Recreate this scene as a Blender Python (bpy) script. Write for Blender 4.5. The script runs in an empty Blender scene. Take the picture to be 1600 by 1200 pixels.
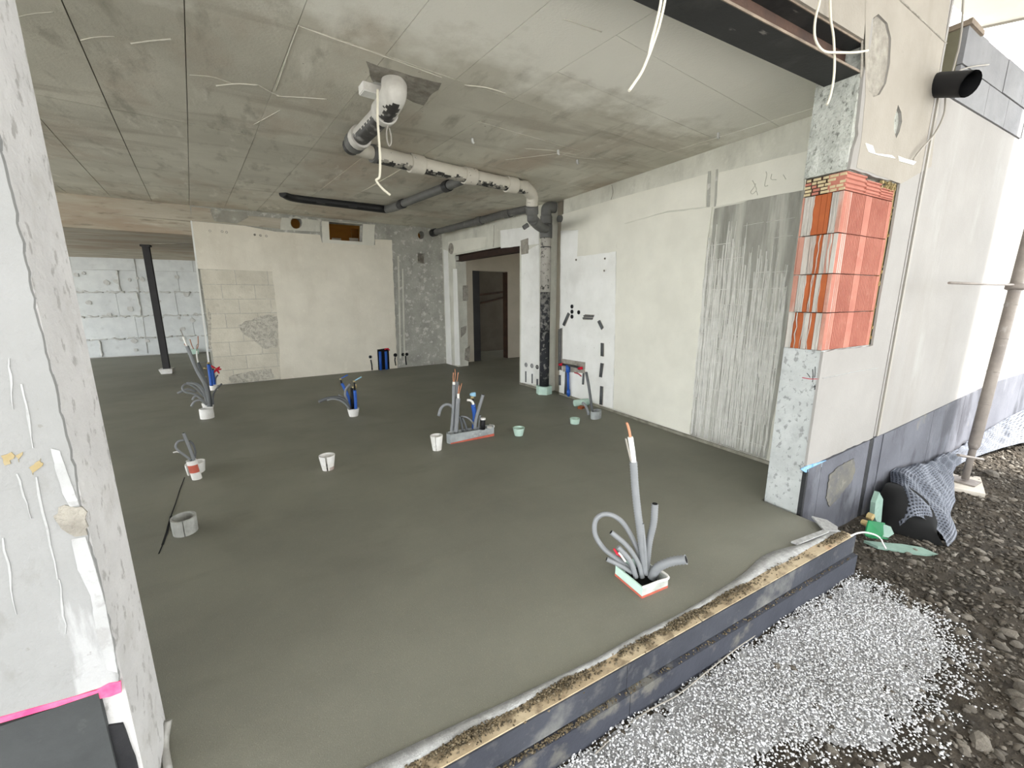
import bpy, math, random
import numpy as np
from mathutils import Vector, Matrix
from mathutils.geometry import tessellate_polygon
random.seed(7); RNG = np.random.default_rng(7)
scn = bpy.context.scene
COL = scn.collection

# ------------------------------------------------------------------ camera, sky, sun, exposure
FPX = 654.08; PITCH = math.radians(11.666); ROLL = math.radians(-0.191); YAW = math.radians(29.069)
CAM = Vector((0, 0, 1.5389))
_fw = Vector((math.sin(YAW)*math.cos(PITCH), math.cos(YAW)*math.cos(PITCH), -math.sin(PITCH)))
_rt = Vector((math.cos(YAW), -math.sin(YAW), 0)); _up = _rt.cross(_fw)
RT = _rt*math.cos(ROLL) + _up*math.sin(ROLL); UP = _up*math.cos(ROLL) - _rt*math.sin(ROLL); BK = -_fw
cd = bpy.data.cameras.new('camera'); cam = bpy.data.objects.new('camera', cd); COL.objects.link(cam)
cd.sensor_width = 36; cd.lens = FPX/1600*36; cd.clip_start = .05; cd.clip_end = 500
cam.matrix_world = Matrix(((RT.x, UP.x, BK.x, CAM.x), (RT.y, UP.y, BK.y, CAM.y), (RT.z, UP.z, BK.z, CAM.z), (0, 0, 0, 1)))
scn.camera = cam
w = bpy.data.worlds.new('sky'); scn.world = w; w.use_nodes = True
bg = w.node_tree.nodes['Background']; bg.inputs[0].default_value = (.93, .97, 1, 1); bg.inputs[1].default_value = 3.7
sl = bpy.data.lights.new('sun', 'SUN'); sl.energy = 8; sl.angle = math.radians(3); sl.color = (1, .96, .9)
sun = bpy.data.objects.new('sun', sl); COL.objects.link(sun)
sun.rotation_euler = Vector((-.54*.64, .84*.64, -.77)).to_track_quat('-Z', 'Y').to_euler()
vs = scn.view_settings; vs.view_transform = 'Standard'; vs.look = 'None'; vs.exposure = 0.9; vs.gamma = 1; vs.use_curve_mapping = False

# ------------------------------------------------------------------ measuring helpers (pixel of the photograph -> point on a real plane)
def ray(u, v): return RT*((u-800)/FPX) + UP*(-(v-600)/FPX) - BK
def onpl(u, v, p, n):
    d = ray(u, v); n = Vector(n); return CAM + d*((Vector(p)-CAM).dot(n)/d.dot(n))
def onz(u, v, z=0): return onpl(u, v, (0, 0, z), (0, 0, 1))
YF = 1.413                                   # the facade plane
def onf(u, v, y=YF): return onpl(u, v, (0, y, 0), (0, 1, 0))
XR = 3.9                                     # right inner wall plane
def onr(u, v, x=XR): return onpl(u, v, (x, 0, 0), (1, 0, 0))
BD = Vector((3.427, .292, 0)).normalized(); BP = Vector((-.032, 9.15, 0)); BN = Vector((BD.y, -BD.x, 0))    # back wall, BN towards the room
def onb(u, v): return onpl(u, v, BP, BN)
DP = Vector((3.45, 9.43, 0)); DD = Vector((.37, -3.83, 0)).normalized(); DN = Vector((DD.y, -DD.x, 0))      # door wall, DN towards the room
def ond(u, v): return onpl(u, v, DP, DN)
TH = math.radians(7.66); AX = Vector((math.cos(TH), math.sin(TH), 0)); AY = Vector((-math.sin(TH), math.cos(TH), 0))
def zc(p): return 2.955 + .028*max(0, p.dot(AY)-5.4)
def onc(u, v, d=0):
    p = onz(u, v, 2.955-d)
    for _ in range(4): p = onz(u, v, zc(p)-d)
    return p
def facing(base):                            # upright plane through base that faces along the viewing azimuth
    n = Vector((base.x, base.y, 0)).normalized()
    return lambda u, v, d=0: onpl(u, v, base+n*d, n)

# ------------------------------------------------------------------ materials
def lin(c):
    return tuple(((x/255)/12.92 if x/255 <= .04045 else ((x/255+.055)/1.055)**2.4) for x in c[:3]) + (1,)
MATS = {}
def mat(name, c, c2=None, s=3, rough=.85, bump=.15, bs=60, stains=(), spec=.3, stretch=(1, 1, 1), metal=0, island=None, objrand=0, sharp=(.35, .65), dist=.01):
    m = bpy.data.materials.new(name); m.use_nodes = True; MATS[name] = m
    t = m.node_tree; N = t.nodes; L = t.links; b = N['Principled BSDF']
    b.inputs['Roughness'].default_value = rough; b.inputs['Specular IOR Level'].default_value = spec; b.inputs['Metallic'].default_value = metal
    tc = N.new('ShaderNodeTexCoord')
    def noise(sc, st=(1, 1, 1), det=6, off=0):
        mp = N.new('ShaderNodeMapping'); mp.inputs['Scale'].default_value = st; mp.inputs['Location'].default_value = (off, off*.7, off*.3)
        L.new(tc.outputs['Object'], mp.inputs[0]); n = N.new('ShaderNodeTexNoise'); n.inputs['Scale'].default_value = sc; n.inputs['Detail'].default_value = det
        n.inputs['Roughness'].default_value = .6; L.new(mp.outputs[0], n.inputs['Vector']); return n.outputs[0]
    def rng(x, a, bb, lo=0, hi=1):
        r = N.new('ShaderNodeMapRange'); r.inputs[1].default_value = a; r.inputs[2].default_value = bb; r.inputs[3].default_value = lo; r.inputs[4].default_value = hi
        L.new(x, r.inputs[0]); return r.outputs[0]
    def mix(f, a, bb, mode='MIX'):
        x = N.new('ShaderNodeMix'); x.data_type = 'RGBA'; x.blend_type = mode
        if isinstance(f, float): x.inputs[0].default_value = f
        else: L.new(f, x.inputs[0])
        for i, q in ((6, a), (7, bb)):
            if isinstance(q, tuple): x.inputs[i].default_value = q
            else: L.new(q, x.inputs[i])
        return x.outputs[2]
    m['_h'] = 0
    col = lin(c)
    if c2: col = mix(rng(noise(s, stretch), *sharp), lin(c), lin(c2))
    for i, st in enumerate(stains):
        cc, sc, lo, hi, am = st[:5]; stt = st[5] if len(st) > 5 else (1, 1, 1)
        col = mix(rng(noise(sc, stt, 8, 3.1*(i+1)), lo, hi, 0, am), col, lin(cc))
    if island:
        g = N.new('ShaderNodeNewGeometry'); r = N.new('ShaderNodeValToRGB'); els = r.color_ramp.elements
        for i, cc in enumerate(island):
            e = els[i] if i < 2 else els.new(1)
            e.position = i/(len(island)-1); e.color = lin(cc)
        L.new(g.outputs['Random Per Island'], r.inputs[0]); col = r.outputs[0]
    if objrand:
        oi = N.new('ShaderNodeObjectInfo'); hsv = N.new('ShaderNodeHueSaturation')
        L.new(rng(oi.outputs['Random'], 0, 1, 1-objrand, 1+objrand), hsv.inputs['Value'])
        if isinstance(col, tuple): hsv.inputs['Color'].default_value = col
        else: L.new(col, hsv.inputs['Color'])
        col = hsv.outputs[0]
    if isinstance(col, tuple): b.inputs['Base Color'].default_value = col
    else: L.new(col, b.inputs['Base Color'])
    if bump:
        bp = N.new('ShaderNodeBump'); bp.inputs['Strength'].default_value = bump; bp.inputs['Distance'].default_value = dist
        L.new(noise(bs, stretch, 8, 1.7), bp.inputs['Height']); L.new(bp.outputs[0], b.inputs['Normal'])
    m['mix'] = 0
    m_api[name] = (N, L, b, noise, rng, mix, tc)
    return m
m_api = {}
GREY = (150, 148, 138)
mat('screed', (120, 119, 107), (111, 110, 99), 1.2, .6, .35, 260, [((138, 136, 122), .5, .5, .7, .5), ((104, 102, 90), 1.6, .55, .75, .5, (1, 2.5, 1)), ((160, 157, 142), 240, .58, .72, .5), ((92, 90, 78), 200, .6, .72, .4)], .35)
mat('ceiling', (212, 208, 194), (194, 190, 176), 1.3, .85, .3, 70, [((176, 156, 136), .9, .48, .64, .6, (1, .6, 1)), ((146, 141, 126), 4, .55, .7, .6, (1.6, .5, 1)), ((226, 222, 210), 5, .6, .68, .6, (1, .3, 1)), ((150, 140, 124), 1.7, .56, .66, .4, (.4, 2, 1)), ((110, 105, 94), 24, .7, .74, .7)], objrand=.05)
mat('concrete', (165, 163, 152), (140, 138, 128), 3, .9, .4, 50, [((195, 193, 184), 7, .55, .68, .6), ((100, 98, 90), 22, .66, .72, .6)])
mat('soffit_concrete', (186, 179, 163), (166, 158, 142), 2.2, .88, .3, 60, [((158, 138, 118), 1.2, .46, .64, .7, (.5, 1, 3)), ((124, 116, 103), 7, .58, .68, .7, (.4, 1, 3)), ((204, 198, 184), 3, .58, .68, .5, (.4, 1, 3))], stretch=(.4, 1, 3))
mat('mortar_ridge', (206, 202, 190), bump=0)
mat('plaster_cream', (226, 220, 205), (215, 209, 194), 2.2, .9, .3, 45, [((200, 192, 175), 1.4, .52, .68, .5, (1, 1, .35)), ((236, 231, 217), 9, .6, .7, .3)])
mat('plaster_pale', (222, 220, 208), (212, 210, 198), 2.2, .9, .25, 45, [((200, 197, 184), 1.6, .55, .7, .4, (1, 1, .4))])
mat('plaster_white', (232, 232, 228), (222, 222, 217), 3, .9, .3, 40, [((186, 184, 176), 16, .66, .73, .7), ((205, 204, 198), 2, .55, .7, .5)])
mat('plaster_smear', (178, 178, 178), (162, 162, 161), 9, .92, .4, 50, [((150, 149, 147), 18, .56, .64, .7)])
mat('plaster_grey', (208, 207, 195), (192, 191, 179), 2.5, .9, .5, 30, [((172, 171, 161), 5, .54, .7, .6, (1, 1, .4)), ((216, 214, 204), 14, .6, .7, .5)])
mat('wall_rough_grey', (172, 171, 162), (152, 151, 143), 3, .95, .7, 40, [((206, 204, 197), 8, .56, .64, .8), ((214, 208, 204), 20, .6, .68, .6), ((128, 127, 120), 7, .6, .7, .5)])
mat('wall_block', (212, 206, 190), (198, 192, 176), 4, .95, .5, 40, [((182, 176, 160), 10, .58, .68, .5), ((224, 218, 204), 7, .6, .7, .5)], objrand=.03)
mat('block_rough', (206, 201, 188), (182, 177, 164), 18, .95, 1, 40, [((140, 136, 126), 34, .6, .66, .8)], dist=.03, sharp=(.45, .58))
mat('foam_block', (212, 215, 214), (200, 203, 203), 4, .9, .25, 60, [((180, 182, 180), 5, .58, .7, .5)], objrand=.03)
mat('mortar_grey', (202, 202, 199), (184, 183, 179), 12, .95, .6, 50)
mat('facade_white', (152, 149, 145), (143, 140, 136), 1.6, .9, .15, 70, [((134, 129, 122), 1.2, .5, .66, .7, (1, 1, .25)), ((163, 162, 159), 3, .58, .7, .5, (1, 1, .3)), ((100, 96, 90), 30, .73, .76, .7)])
mat('facade_beige', (154, 148, 138), (144, 138, 128), 2.5, .9, .25, 60, [((129, 123, 112), 2, .52, .7, .6, (1, 1, .3)), ((110, 104, 92), 20, .68, .73, .7)])
mat('pier_concrete', (180, 183, 181), (164, 167, 165), 6, .92, .5, 40, [((122, 124, 122), 30, .57, .63, .75, (1, 1, .8)), ((150, 152, 150), 9, .56, .66, .6)])
mat('pier_rough', (186, 188, 180), (160, 162, 154), 7, .95, 1, 24, [((100, 102, 95), 48, .57, .63, .75, (1, 1, .6)), ((206, 208, 201), 11, .55, .63, .6), ((120, 122, 114), 9, .6, .68, .6)], dist=.03)
mat('column_concrete', (202, 200, 198), (188, 186, 184), 5, .92, .5, 40, [((150, 147, 142), 26, .58, .64, .7, (1, 1, .6)), ((178, 175, 170), 6, .56, .68, .6)])
mat('column_facade', (148, 148, 147), (138, 138, 136), 2, .9, .4, 50, [((172, 172, 172), 4, .55, .62, .85, (2, 1, .35)), ((128, 127, 123), 9, .62, .7, .5, (1, 1, .5)), ((124, 122, 117), 28, .68, .72, .6)])
mat('raw_concrete', (168, 163, 152), (138, 133, 124), 14, .95, .9, 40, [((104, 98, 88), 5, .56, .68, .6)], dist=.02)
mat('column_panel', (70, 72, 72), (60, 62, 62), 5, .9, .3, 120, [((96, 98, 96), 14, .6, .7, .4)])
mat('bitumen', (30, 30, 32), (42, 42, 44), 6, .7, .4, 60, [((70, 68, 64), 9, .62, .7, .5)])
mat('plinth_grey', (100, 101, 108), (85, 86, 93), 2, .8, .25, 50, [((58, 58, 64), 2.2, .53, .65, .75, (1.4, 1, .5)), ((140, 134, 114), 1.8, .62, .7, .6, (1.4, 1, .7)), ((120, 122, 128), 5, .58, .7, .5, (1.4, 1, .6))])
mat('edge_board', (66, 68, 75), (52, 54, 61), 3, .75, .25, 60, [((150, 148, 140), 2.2, .53, .68, .7), ((104, 103, 100), 12, .56, .68, .5)])
mat('ledge_board', (62, 64, 72), (52, 54, 62), 4, .8, .3, 60, [((130, 126, 114), 6, .57, .68, .5)])
mat('edge_timber', (190, 174, 146), (170, 152, 124), 5, .9, .4, 60, [((196, 148, 110), 1.6, .58, .68, .7), ((116, 102, 82), 9, .52, .62, .8)])
mat('dirt', (104, 92, 72), (78, 68, 54), 30, 1, .8, 90, island=[(92, 82, 64), (128, 114, 90), (66, 58, 46), (140, 128, 106)])
mat('fleece', (172, 172, 170), (150, 150, 148), 30, 1, .7, 150, [((196, 196, 194), 60, .55, .65, .5), ((128, 127, 122), 8, .58, .7, .4)])
mat('edge_strip', (150, 146, 134), (120, 116, 104), 10, .95, .4, 80)
mat('steel_rust', (80, 58, 46), (60, 44, 36), 6, .7, .3, 60, [((106, 78, 58), 12, .6, .7, .5)], spec=.4)
mat('steel_rust_shaded', (58, 42, 34), (44, 32, 26), 6, .75, .3, 60, spec=.3)  # steel_rust darkened to carry the shade on the doorway lintel
mat('steel_dark', (44, 45, 45), (36, 37, 37), 3, .65, .25, 50, [((66, 66, 64), 3, .55, .65, .6), ((150, 147, 140), 6, .66, .7, .6, (.45, 2, 1))], spec=.4)
mat('steel_edge', (140, 126, 110), (110, 98, 86), 9, .7, .3, 60)
mat('post_steel', (44, 42, 42), (34, 33, 33), 4, .6, .1, 40, spec=.4)
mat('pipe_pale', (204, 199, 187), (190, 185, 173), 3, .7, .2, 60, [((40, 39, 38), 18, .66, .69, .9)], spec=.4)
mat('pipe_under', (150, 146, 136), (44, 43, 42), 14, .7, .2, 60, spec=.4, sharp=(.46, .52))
mat('pipe_grey', (98, 98, 95), (84, 84, 82), 6, .55, .15, 60, [((150, 148, 140), 8, .62, .72, .4)], spec=.45)
mat('pipe_black', (34, 34, 35), (26, 26, 27), 6, .55, .2, 40, [((90, 88, 84), 14, .68, .74, .4)], spec=.45)
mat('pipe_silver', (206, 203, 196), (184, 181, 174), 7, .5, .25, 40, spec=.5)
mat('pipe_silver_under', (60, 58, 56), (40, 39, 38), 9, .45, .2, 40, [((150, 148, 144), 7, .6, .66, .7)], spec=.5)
mat('pipe_speckled', (40, 41, 44), (32, 33, 36), 4, .7, .3, 50, [((150, 148, 142), 12, .55, .62, .55), ((66, 68, 74), 2.5, .52, .62, .5)])
mat('pipe_mid', (112, 110, 106), (44, 45, 47), 15, .75, .3, 50, [((150, 147, 140), 22, .58, .66, .7)], sharp=(.45, .55))
mat('pipe_speckled_pale', (168, 164, 156), (150, 146, 138), 6, .8, .3, 50, [((52, 50, 48), 18, .56, .62, .9)])
mat('conduit', (132, 134, 136), (120, 122, 124), 4, .5, 0, spec=.4)
mat('conduit_dark', (92, 94, 96), (80, 82, 84), 4, .5, 0, spec=.4)
mat('bore', (16, 16, 16), rough=.9, bump=0)
mat('cable_white', (232, 230, 224), rough=.5, bump=0)
mat('cable_cream', (214, 208, 190), rough=.6, bump=0)
mat('cable_grey', (150, 145, 136), rough=.6, bump=0)
mat('copper', (200, 130, 92), rough=.35, bump=0, metal=.7)
mat('copper_bare', (186, 130, 100), rough=.5, bump=0)
mat('mint_foam', (190, 214, 200), (176, 202, 190), 12, .9, .3, 90, [((216, 222, 214), 9, .58, .7, .5)])
mat('mint_outdoor', (132, 156, 144), (118, 142, 131), 12, .9, .3, 90, [((160, 168, 160), 9, .58, .7, .5)])  # mint_foam copy darkened against the strong light outdoors
mat('box_grey', (196, 198, 192), (164, 166, 160), 9, .9, .4, 60, [((120, 118, 106), 12, .6, .7, .5)])
mat('box_white', (232, 230, 226), (214, 211, 205), 9, .85, .3, 60, [((176, 168, 154), 14, .62, .7, .5)])
mat('box_clear', (168, 172, 172), (140, 144, 144), 9, .6, .2, 60, [((205, 206, 204), 12, .58, .68, .5)])
mat('ring_grey', (176, 176, 170), (152, 152, 146), 14, .95, .5, 80)
mat('red_stripe', (196, 100, 82), (176, 92, 76), 20, .85, .2, 60)
mat('blue_pipe', (30, 88, 176), (24, 76, 160), 6, .5, 0, spec=.5)
mat('blue_light', (150, 196, 224), rough=.45, bump=0, spec=.5)
mat('red_plastic', (200, 24, 50), rough=.5, bump=0)
mat('brass', (176, 160, 120), rough=.35, bump=0, metal=.6)
mat('black_plastic', (26, 26, 28), rough=.6, bump=0)
mat('brick', (172, 114, 98), (161, 101, 86), 6, .9, .25, 90, [((184, 132, 116), 12, .58, .7, .5)], objrand=.04)
mat('brick_dusty', (178, 132, 116), (162, 116, 100), 8, .9, .3, 60, [((178, 170, 162), 6, .48, .6, .8, (1, 1, .2))])
mat('brick_orange', (158, 82, 38), (142, 70, 30), 6, .6, .2, 60, [((176, 106, 60), 5, .56, .68, .6, (1, 1, .2))], spec=.35)
mat('mortar_pale', (184, 180, 172), (168, 163, 155), 10, .95, .5, 60, [((176, 148, 134), 5, .54, .66, .5, (1, 1, .3))], stretch=(1, 1, .3))
mat('brick_core', (186, 172, 138), (170, 154, 120), 12, .95, .4, 60, [((176, 118, 84), 5, .6, .7, .5)])
mat('brick_hole', (60, 44, 34), rough=1, bump=0)
mat('foam_yellow', (168, 150, 108), (146, 126, 84), 16, .9, .4, 60)
mat('drip', (214, 213, 206), (200, 199, 192), 12, .9, .3, 70)
mat('drip_ground', (158, 157, 148), (138, 137, 129), 9, .95, .6, 40, [((186, 185, 175), 6, .5, .62, .8, (1, 1, .1)), ((112, 111, 104), 13, .58, .66, .6, (1, 1, .08))], stretch=(1, 1, .3))
mat('wood', (150, 104, 44), (128, 86, 34), 2, .8, .2, 40, stretch=(1, 1, .3))
mat('ochre_board', (186, 128, 44), (168, 112, 36), 1.5, .85, .1, 40)
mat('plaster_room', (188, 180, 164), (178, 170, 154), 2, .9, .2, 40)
mat('plaster_room_shaded', (104, 98, 88), (92, 86, 77), 2, .9, .2, 40)  # wall colour lowered to carry the dimness of the room behind
mat('house_white', (150, 150, 150), bump=0)
mat('soil', (72, 65, 56), (52, 47, 40), 7, 1, .9, 35, [((108, 102, 92), 24, .6, .68, .6), ((38, 35, 30), 3, .54, .66, .6), ((92, 82, 68), 1.2, .5, .65, .5)], dist=.03)
mat('far_soil', (196, 194, 190), (184, 182, 178), 2, 1, .3, 20)  # kept pale so that it bounces more light indoors
mat('gravel_bed', (196, 196, 197), (160, 160, 160), 130, 1, 1, 160, [((112, 109, 104), 90, .6, .68, .8), ((150, 146, 138), 3, .56, .7, .5)], dist=.02, sharp=(.42, .58))
mat('gravel_chip', (210, 210, 210), rough=.9, bump=0, island=[(190, 190, 192), (232, 232, 234), (206, 206, 208), (240, 240, 242), (160, 159, 158), (226, 226, 226)])
mat('stone', (112, 106, 97), (92, 86, 78), 9, .9, .3, 50, [((152, 146, 137), 12, .6, .7, .5)], objrand=.28)
mat('stone_bits', (110, 104, 96), rough=.95, bump=0, island=[(62, 56, 49), (92, 86, 77), (50, 45, 39), (134, 128, 119), (72, 66, 58), (80, 73, 64)])
mat('parapet_block', (134, 134, 135), (122, 122, 124), 3, .9, .25, 60, [((150, 150, 153), 3, .56, .7, .5), ((112, 110, 106), 8, .62, .7, .4)], objrand=.04)
mat('parapet_end', (122, 118, 98), (110, 106, 88), 3, .9, .2, 60)
mat('overhang_white', (226, 224, 220), (218, 216, 212), 2, .9, .1, 50)
mat('prop_steel', (146, 138, 130), (126, 118, 112), 7, .6, .2, 60, [((176, 170, 164), 12, .6, .7, .5)], spec=.4, metal=.2)
mat('prop_plate', (208, 200, 188), (186, 178, 166), 6, .85, .3, 50)
mat('green_plastic', (16, 122, 72), (12, 106, 62), 5, .45, .1, 40, spec=.5)
mat('paint_pink', (250, 70, 120), (250, 110, 146), 22, .8, 0)
mat('paint_blue', (96, 150, 200), (150, 184, 214), 20, .8, 0)
mat('paint_red', (180, 70, 80), rough=.8, bump=0)
mat('pencil', (182, 181, 168), rough=.9, bump=0)
mat('stain_yellow', (150, 132, 92), (158, 146, 118), 20, .9, .1, 60)
mat('stain_plinth', (110, 106, 96), (92, 91, 90), 6, .9, .2, 60, [((128, 125, 116), 14, .56, .66, .6), ((84, 85, 90), 5, .5, .62, .8)])
mat('foil', (176, 174, 168), (140, 138, 132), 9, .3, .5, 30, spec=.6)

def ceiling_extra():                         # dry, lighter concrete in the front half, with a ragged border
    N, L, b, noise, rng, mix, tc = m_api['ceiling']
    dt = N.new('ShaderNodeVectorMath'); dt.operation = 'DOT_PRODUCT'; dt.inputs[1].default_value = AY+AX*.06
    L.new(tc.outputs['Object'], dt.inputs[0])
    ad = N.new('ShaderNodeMath'); ad.operation = 'MULTIPLY_ADD'; ad.inputs[1].default_value = 1.5; L.new(noise(3.2, (1, 1, 1), 8), ad.inputs[0]); L.new(dt.outputs['Value'], ad.inputs[2])
    old = None
    for l in list(L):
        if l.to_socket == b.inputs['Base Color']: old = l.from_socket
    L.new(mix(rng(ad.outputs[0], 3.05, 3.5, .9, 0), old, lin((242, 240, 230))), b.inputs['Base Color'])
ceiling_extra()

# ------------------------------------------------------------------ mesh helpers
class MB:
    def __init__(s): s.v = []; s.f = []; s.m = []; s.sm = []; s.ms = []
    def mi(s, m):
        if m not in s.ms: s.ms.append(m)
        return s.ms.index(m)
    def add(s, vs, fs, m=None, smooth=False):
        o = len(s.v); s.v += [tuple(v) for v in vs]; k = s.mi(m) if m else 0
        for f in fs: s.f.append(tuple(i+o for i in f)); s.m.append(k); s.sm.append(smooth)
        return s
    def hexa(s, p, m=None):                  # 8 corners: bottom ring, top ring
        return s.add(p, [(3, 2, 1, 0), (4, 5, 6, 7), (0, 1, 5, 4), (1, 2, 6, 5), (2, 3, 7, 6), (3, 0, 4, 7)], m)
    def box(s, a, b, m=None):
        (x0, y0, z0), (x1, y1, z1) = a, b
        return s.hexa([(x0, y0, z0), (x1, y0, z0), (x1, y1, z0), (x0, y1, z0), (x0, y0, z1), (x1, y0, z1), (x1, y1, z1), (x0, y1, z1)], m)
    def obox(s, c, ax, ay, az, m=None):      # centre and three half-axis vectors
        c, ax, ay, az = map(Vector, (c, ax, ay, az))
        return s.hexa([c-ax-ay-az, c+ax-ay-az, c+ax+ay-az, c-ax+ay-az, c-ax-ay+az, c+ax-ay+az, c+ax+ay+az, c-ax+ay+az], m)
    def prism(s, outer, d, holes=(), m=None, mside=None, back=True):
        d = Vector(d); loops = [[Vector(p) for p in outer]] + [[Vector(p) for p in h] for h in holes]
        flat = [p for l in loops for p in l]; n = len(flat)
        o = len(s.v); s.v += [tuple(p) for p in flat] + [tuple(p+d) for p in flat]
        k = s.mi(m) if m else 0; ks = s.mi(mside) if mside else k
        for t in tessellate_polygon(loops):
            a, b, c = t; nn = (flat[b]-flat[a]).cross(flat[c]-flat[a])
            if nn.length < 1e-12: continue
            if nn.dot(d) > 0: t = (c, b, a)
            s.f.append(tuple(i+o for i in t)); s.m.append(k); s.sm.append(False)
            if back: s.f.append(tuple(i+o+n for i in reversed(t))); s.m.append(k); s.sm.append(False)
        q = 0
        for l in loops:
            e = len(l)
            for i in range(e):
                a, b = q+i, q+(i+1) % e
                s.f.append((a+o, b+o, b+n+o, a+n+o)); s.m.append(ks); s.sm.append(False)
            q += e
        return s
    def tube(s, pts, r, m=None, seg=10, caps=True, smooth=True, rib=None):
        pts = [Vector(p) for p in pts]; n = len(pts); R = r if isinstance(r, (list, tuple)) else [r]*n
        o = len(s.v); k = s.mi(m) if m else 0; t0 = (pts[1]-pts[0]).normalized()
        a = Vector((0, 0, 1)) if abs(t0.z) < .9 else Vector((1, 0, 0)); u = t0.cross(a).normalized()
        for i in range(n):
            t = (pts[min(i+1, n-1)]-pts[max(i-1, 0)]).normalized()
            u = (u-t*u.dot(t)).normalized(); w_ = t.cross(u)
            for j in range(seg):
                an = 2*math.pi*j/seg; s.v.append(tuple(pts[i]+(u*math.cos(an)+w_*math.sin(an))*R[i]))
        for i in range(n-1):
            for j in range(seg):
                s.f.append((o+i*seg+j, o+i*seg+(j+1) % seg, o+(i+1)*seg+(j+1) % seg, o+(i+1)*seg+j)); s.m.append(k); s.sm.append(smooth)
        if caps:
            s.f.append(tuple(o+j for j in reversed(range(seg)))); s.m.append(k); s.sm.append(False)
            s.f.append(tuple(o+(n-1)*seg+j for j in range(seg))); s.m.append(k); s.sm.append(False)
        return s

def link(name, me, parent=None):
    o = bpy.data.objects.new(name, me); COL.objects.link(o)
    if parent: o.parent = parent
    return o
def base_of(o):
    while o is not None:
        if 'bx' in o: return Vector((o['bx'], o['by'], o['bz']))
        o = o.parent
    return Vector((0, 0, 0))
def obj(name, mb, m=None, parent=None, origin=None):
    org = base_of(parent) if parent else (Vector(origin) if origin is not None else Vector((0, 0, 0)))
    me = bpy.data.meshes.new(name)
    me.from_pydata([(v[0]-org.x, v[1]-org.y, v[2]-org.z) for v in mb.v], [], mb.f)
    for k in (mb.ms or [m]):
        me.materials.append(MATS[k])
    if mb.ms: me.polygons.foreach_set('material_index', mb.m)
    me.polygons.foreach_set('use_smooth', mb.sm); me.update()
    o = link(name, me, parent)
    if not parent and origin is not None:
        o.location = org; o['bx'], o['by'], o['bz'] = org
    return o
def thing(name, label, cat, loc, group=None):
    o = link(name, None); o.location = loc; o['bx'], o['by'], o['bz'] = loc; o.empty_display_size = .1
    return tag(o, label, cat, group)
def tag(o, label, cat, group=None):
    o['label'] = label; o['category'] = cat
    if group: o['group'] = group
    return o
def struct(o, label=None):
    o['kind'] = 'structure'
    if label: o['label'] = label
    return o
def stuff(o): o['kind'] = 'stuff'; return o
def smooth_path(pts, n=8):                   # Catmull-Rom through the points
    pts = [Vector(p) for p in pts]; P = [pts[0]*2-pts[1]] + pts + [pts[-1]*2-pts[-2]]; out = []
    for i in range(1, len(P)-2):
        a, b, c, d = P[i-1:i+3]
        for k in range(n):
            t = k/n; out.append(.5*((2*b)+(c-a)*t+(2*a-5*b+4*c-d)*t*t+(3*b-a-3*c+d)*t**3))
    out.append(pts[-1]); return out
def resample(pts, step):
    out = [pts[0]]; acc = 0
    for a, b in zip(pts, pts[1:]):
        l = (b-a).length
        while l > 1e-9 and acc+l >= step:
            t = (step-acc)/l; a = a+(b-a)*t; out.append(a.copy()); l = (b-a).length; acc = 0
        acc += l
    if (out[-1]-pts[-1]).length > step*.3: out.append(pts[-1])
    return out
def rough_loop(pts, step=.08, amp=.008, seed=0):   # polygon outline with a ragged edge (in its own plane)
    rr = random.Random(seed); pts = [Vector(p) for p in pts]; out = []
    for a, b in zip(pts, pts[1:]+pts[:1]):
        l = (b-a).length; n = max(1, int(l/step)); d = (b-a)/n
        for i in range(n):
            p = a+d*i
            if i: p = p + (pts[0]-pts[len(pts)//2]).normalized()*rr.uniform(-amp, amp)
            out.append(p)
    return out
def patch(name, f, px, nrm, t, m, parent, amp=.008, step=.08, seed=None, holes=()):
    """thin layer of plaster or paint on a wall: px outline on plane function f, nrm = outward normal, t thickness"""
    nrm = Vector(nrm); o = [f(*p) for p in px]
    o = rough_loop(o, step, amp, seed if seed is not None else len(name)+int(px[0][0]))
    mb = MB().prism([p+nrm*t for p in o], -nrm*(t+.002), holes=[[f(*p)+nrm*t for p in h] for h in holes])
    return obj(name, mb, m, parent)
def stroke(name, f, px, nrm, wd, m, parent, n=6):
    """a pencil or paint line lying on a wall"""
    p = smooth_path([f(*q)+Vector(nrm)*.002 for q in px], n)
    return obj(name, MB().tube(p, wd, seg=5), m, parent)
def ellipse(f, cx, cy, rx, ry, n=16): return [f(cx+rx*math.cos(2*math.pi*i/n), cy+ry*math.sin(2*math.pi*i/n)) for i in range(n)]
Z = Vector((0, 0, 1))

# ================================================================== THE SETTING
# ---- screed floor
front = [(-.49, 1.2), (.13, 1.197), (1.24, 1.15), (2.06, 1.181), (2.45, 1.232), (2.81, 1.182), (3.0, 1.19), (3.13, 1.21)]
fl = [Vector((-8, 1.5, 0)), Vector((-.49, 1.5, 0))] + [Vector((x, y, 0)) for x, y in front] + [Vector(p+(0,)) for p in ((3.13, 1.68), (3.92, 1.68), (9, 1.9), (9, 15.3), (-8, 15.3))]
floor = struct(obj('floor', MB().prism(fl, (0, 0, -.2)), 'screed'))
pts = [onz(*q)+Z*.0015 for q in ((288.6, 746), (281, 766), (275, 785), (267.5, 806), (261, 831), (254, 852), (248, 866))]
mb = MB()
for i, (a, b) in enumerate(zip(pts, pts[1:])):
    n = (b-a).cross(Z).normalized()*(.004+.003*(i == 3 or i == 4)); mb.add([a-n, a+n, b+n, b-n], [(0, 1, 2, 3)])
obj('screed_joint', mb, 'bore', floor)

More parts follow.
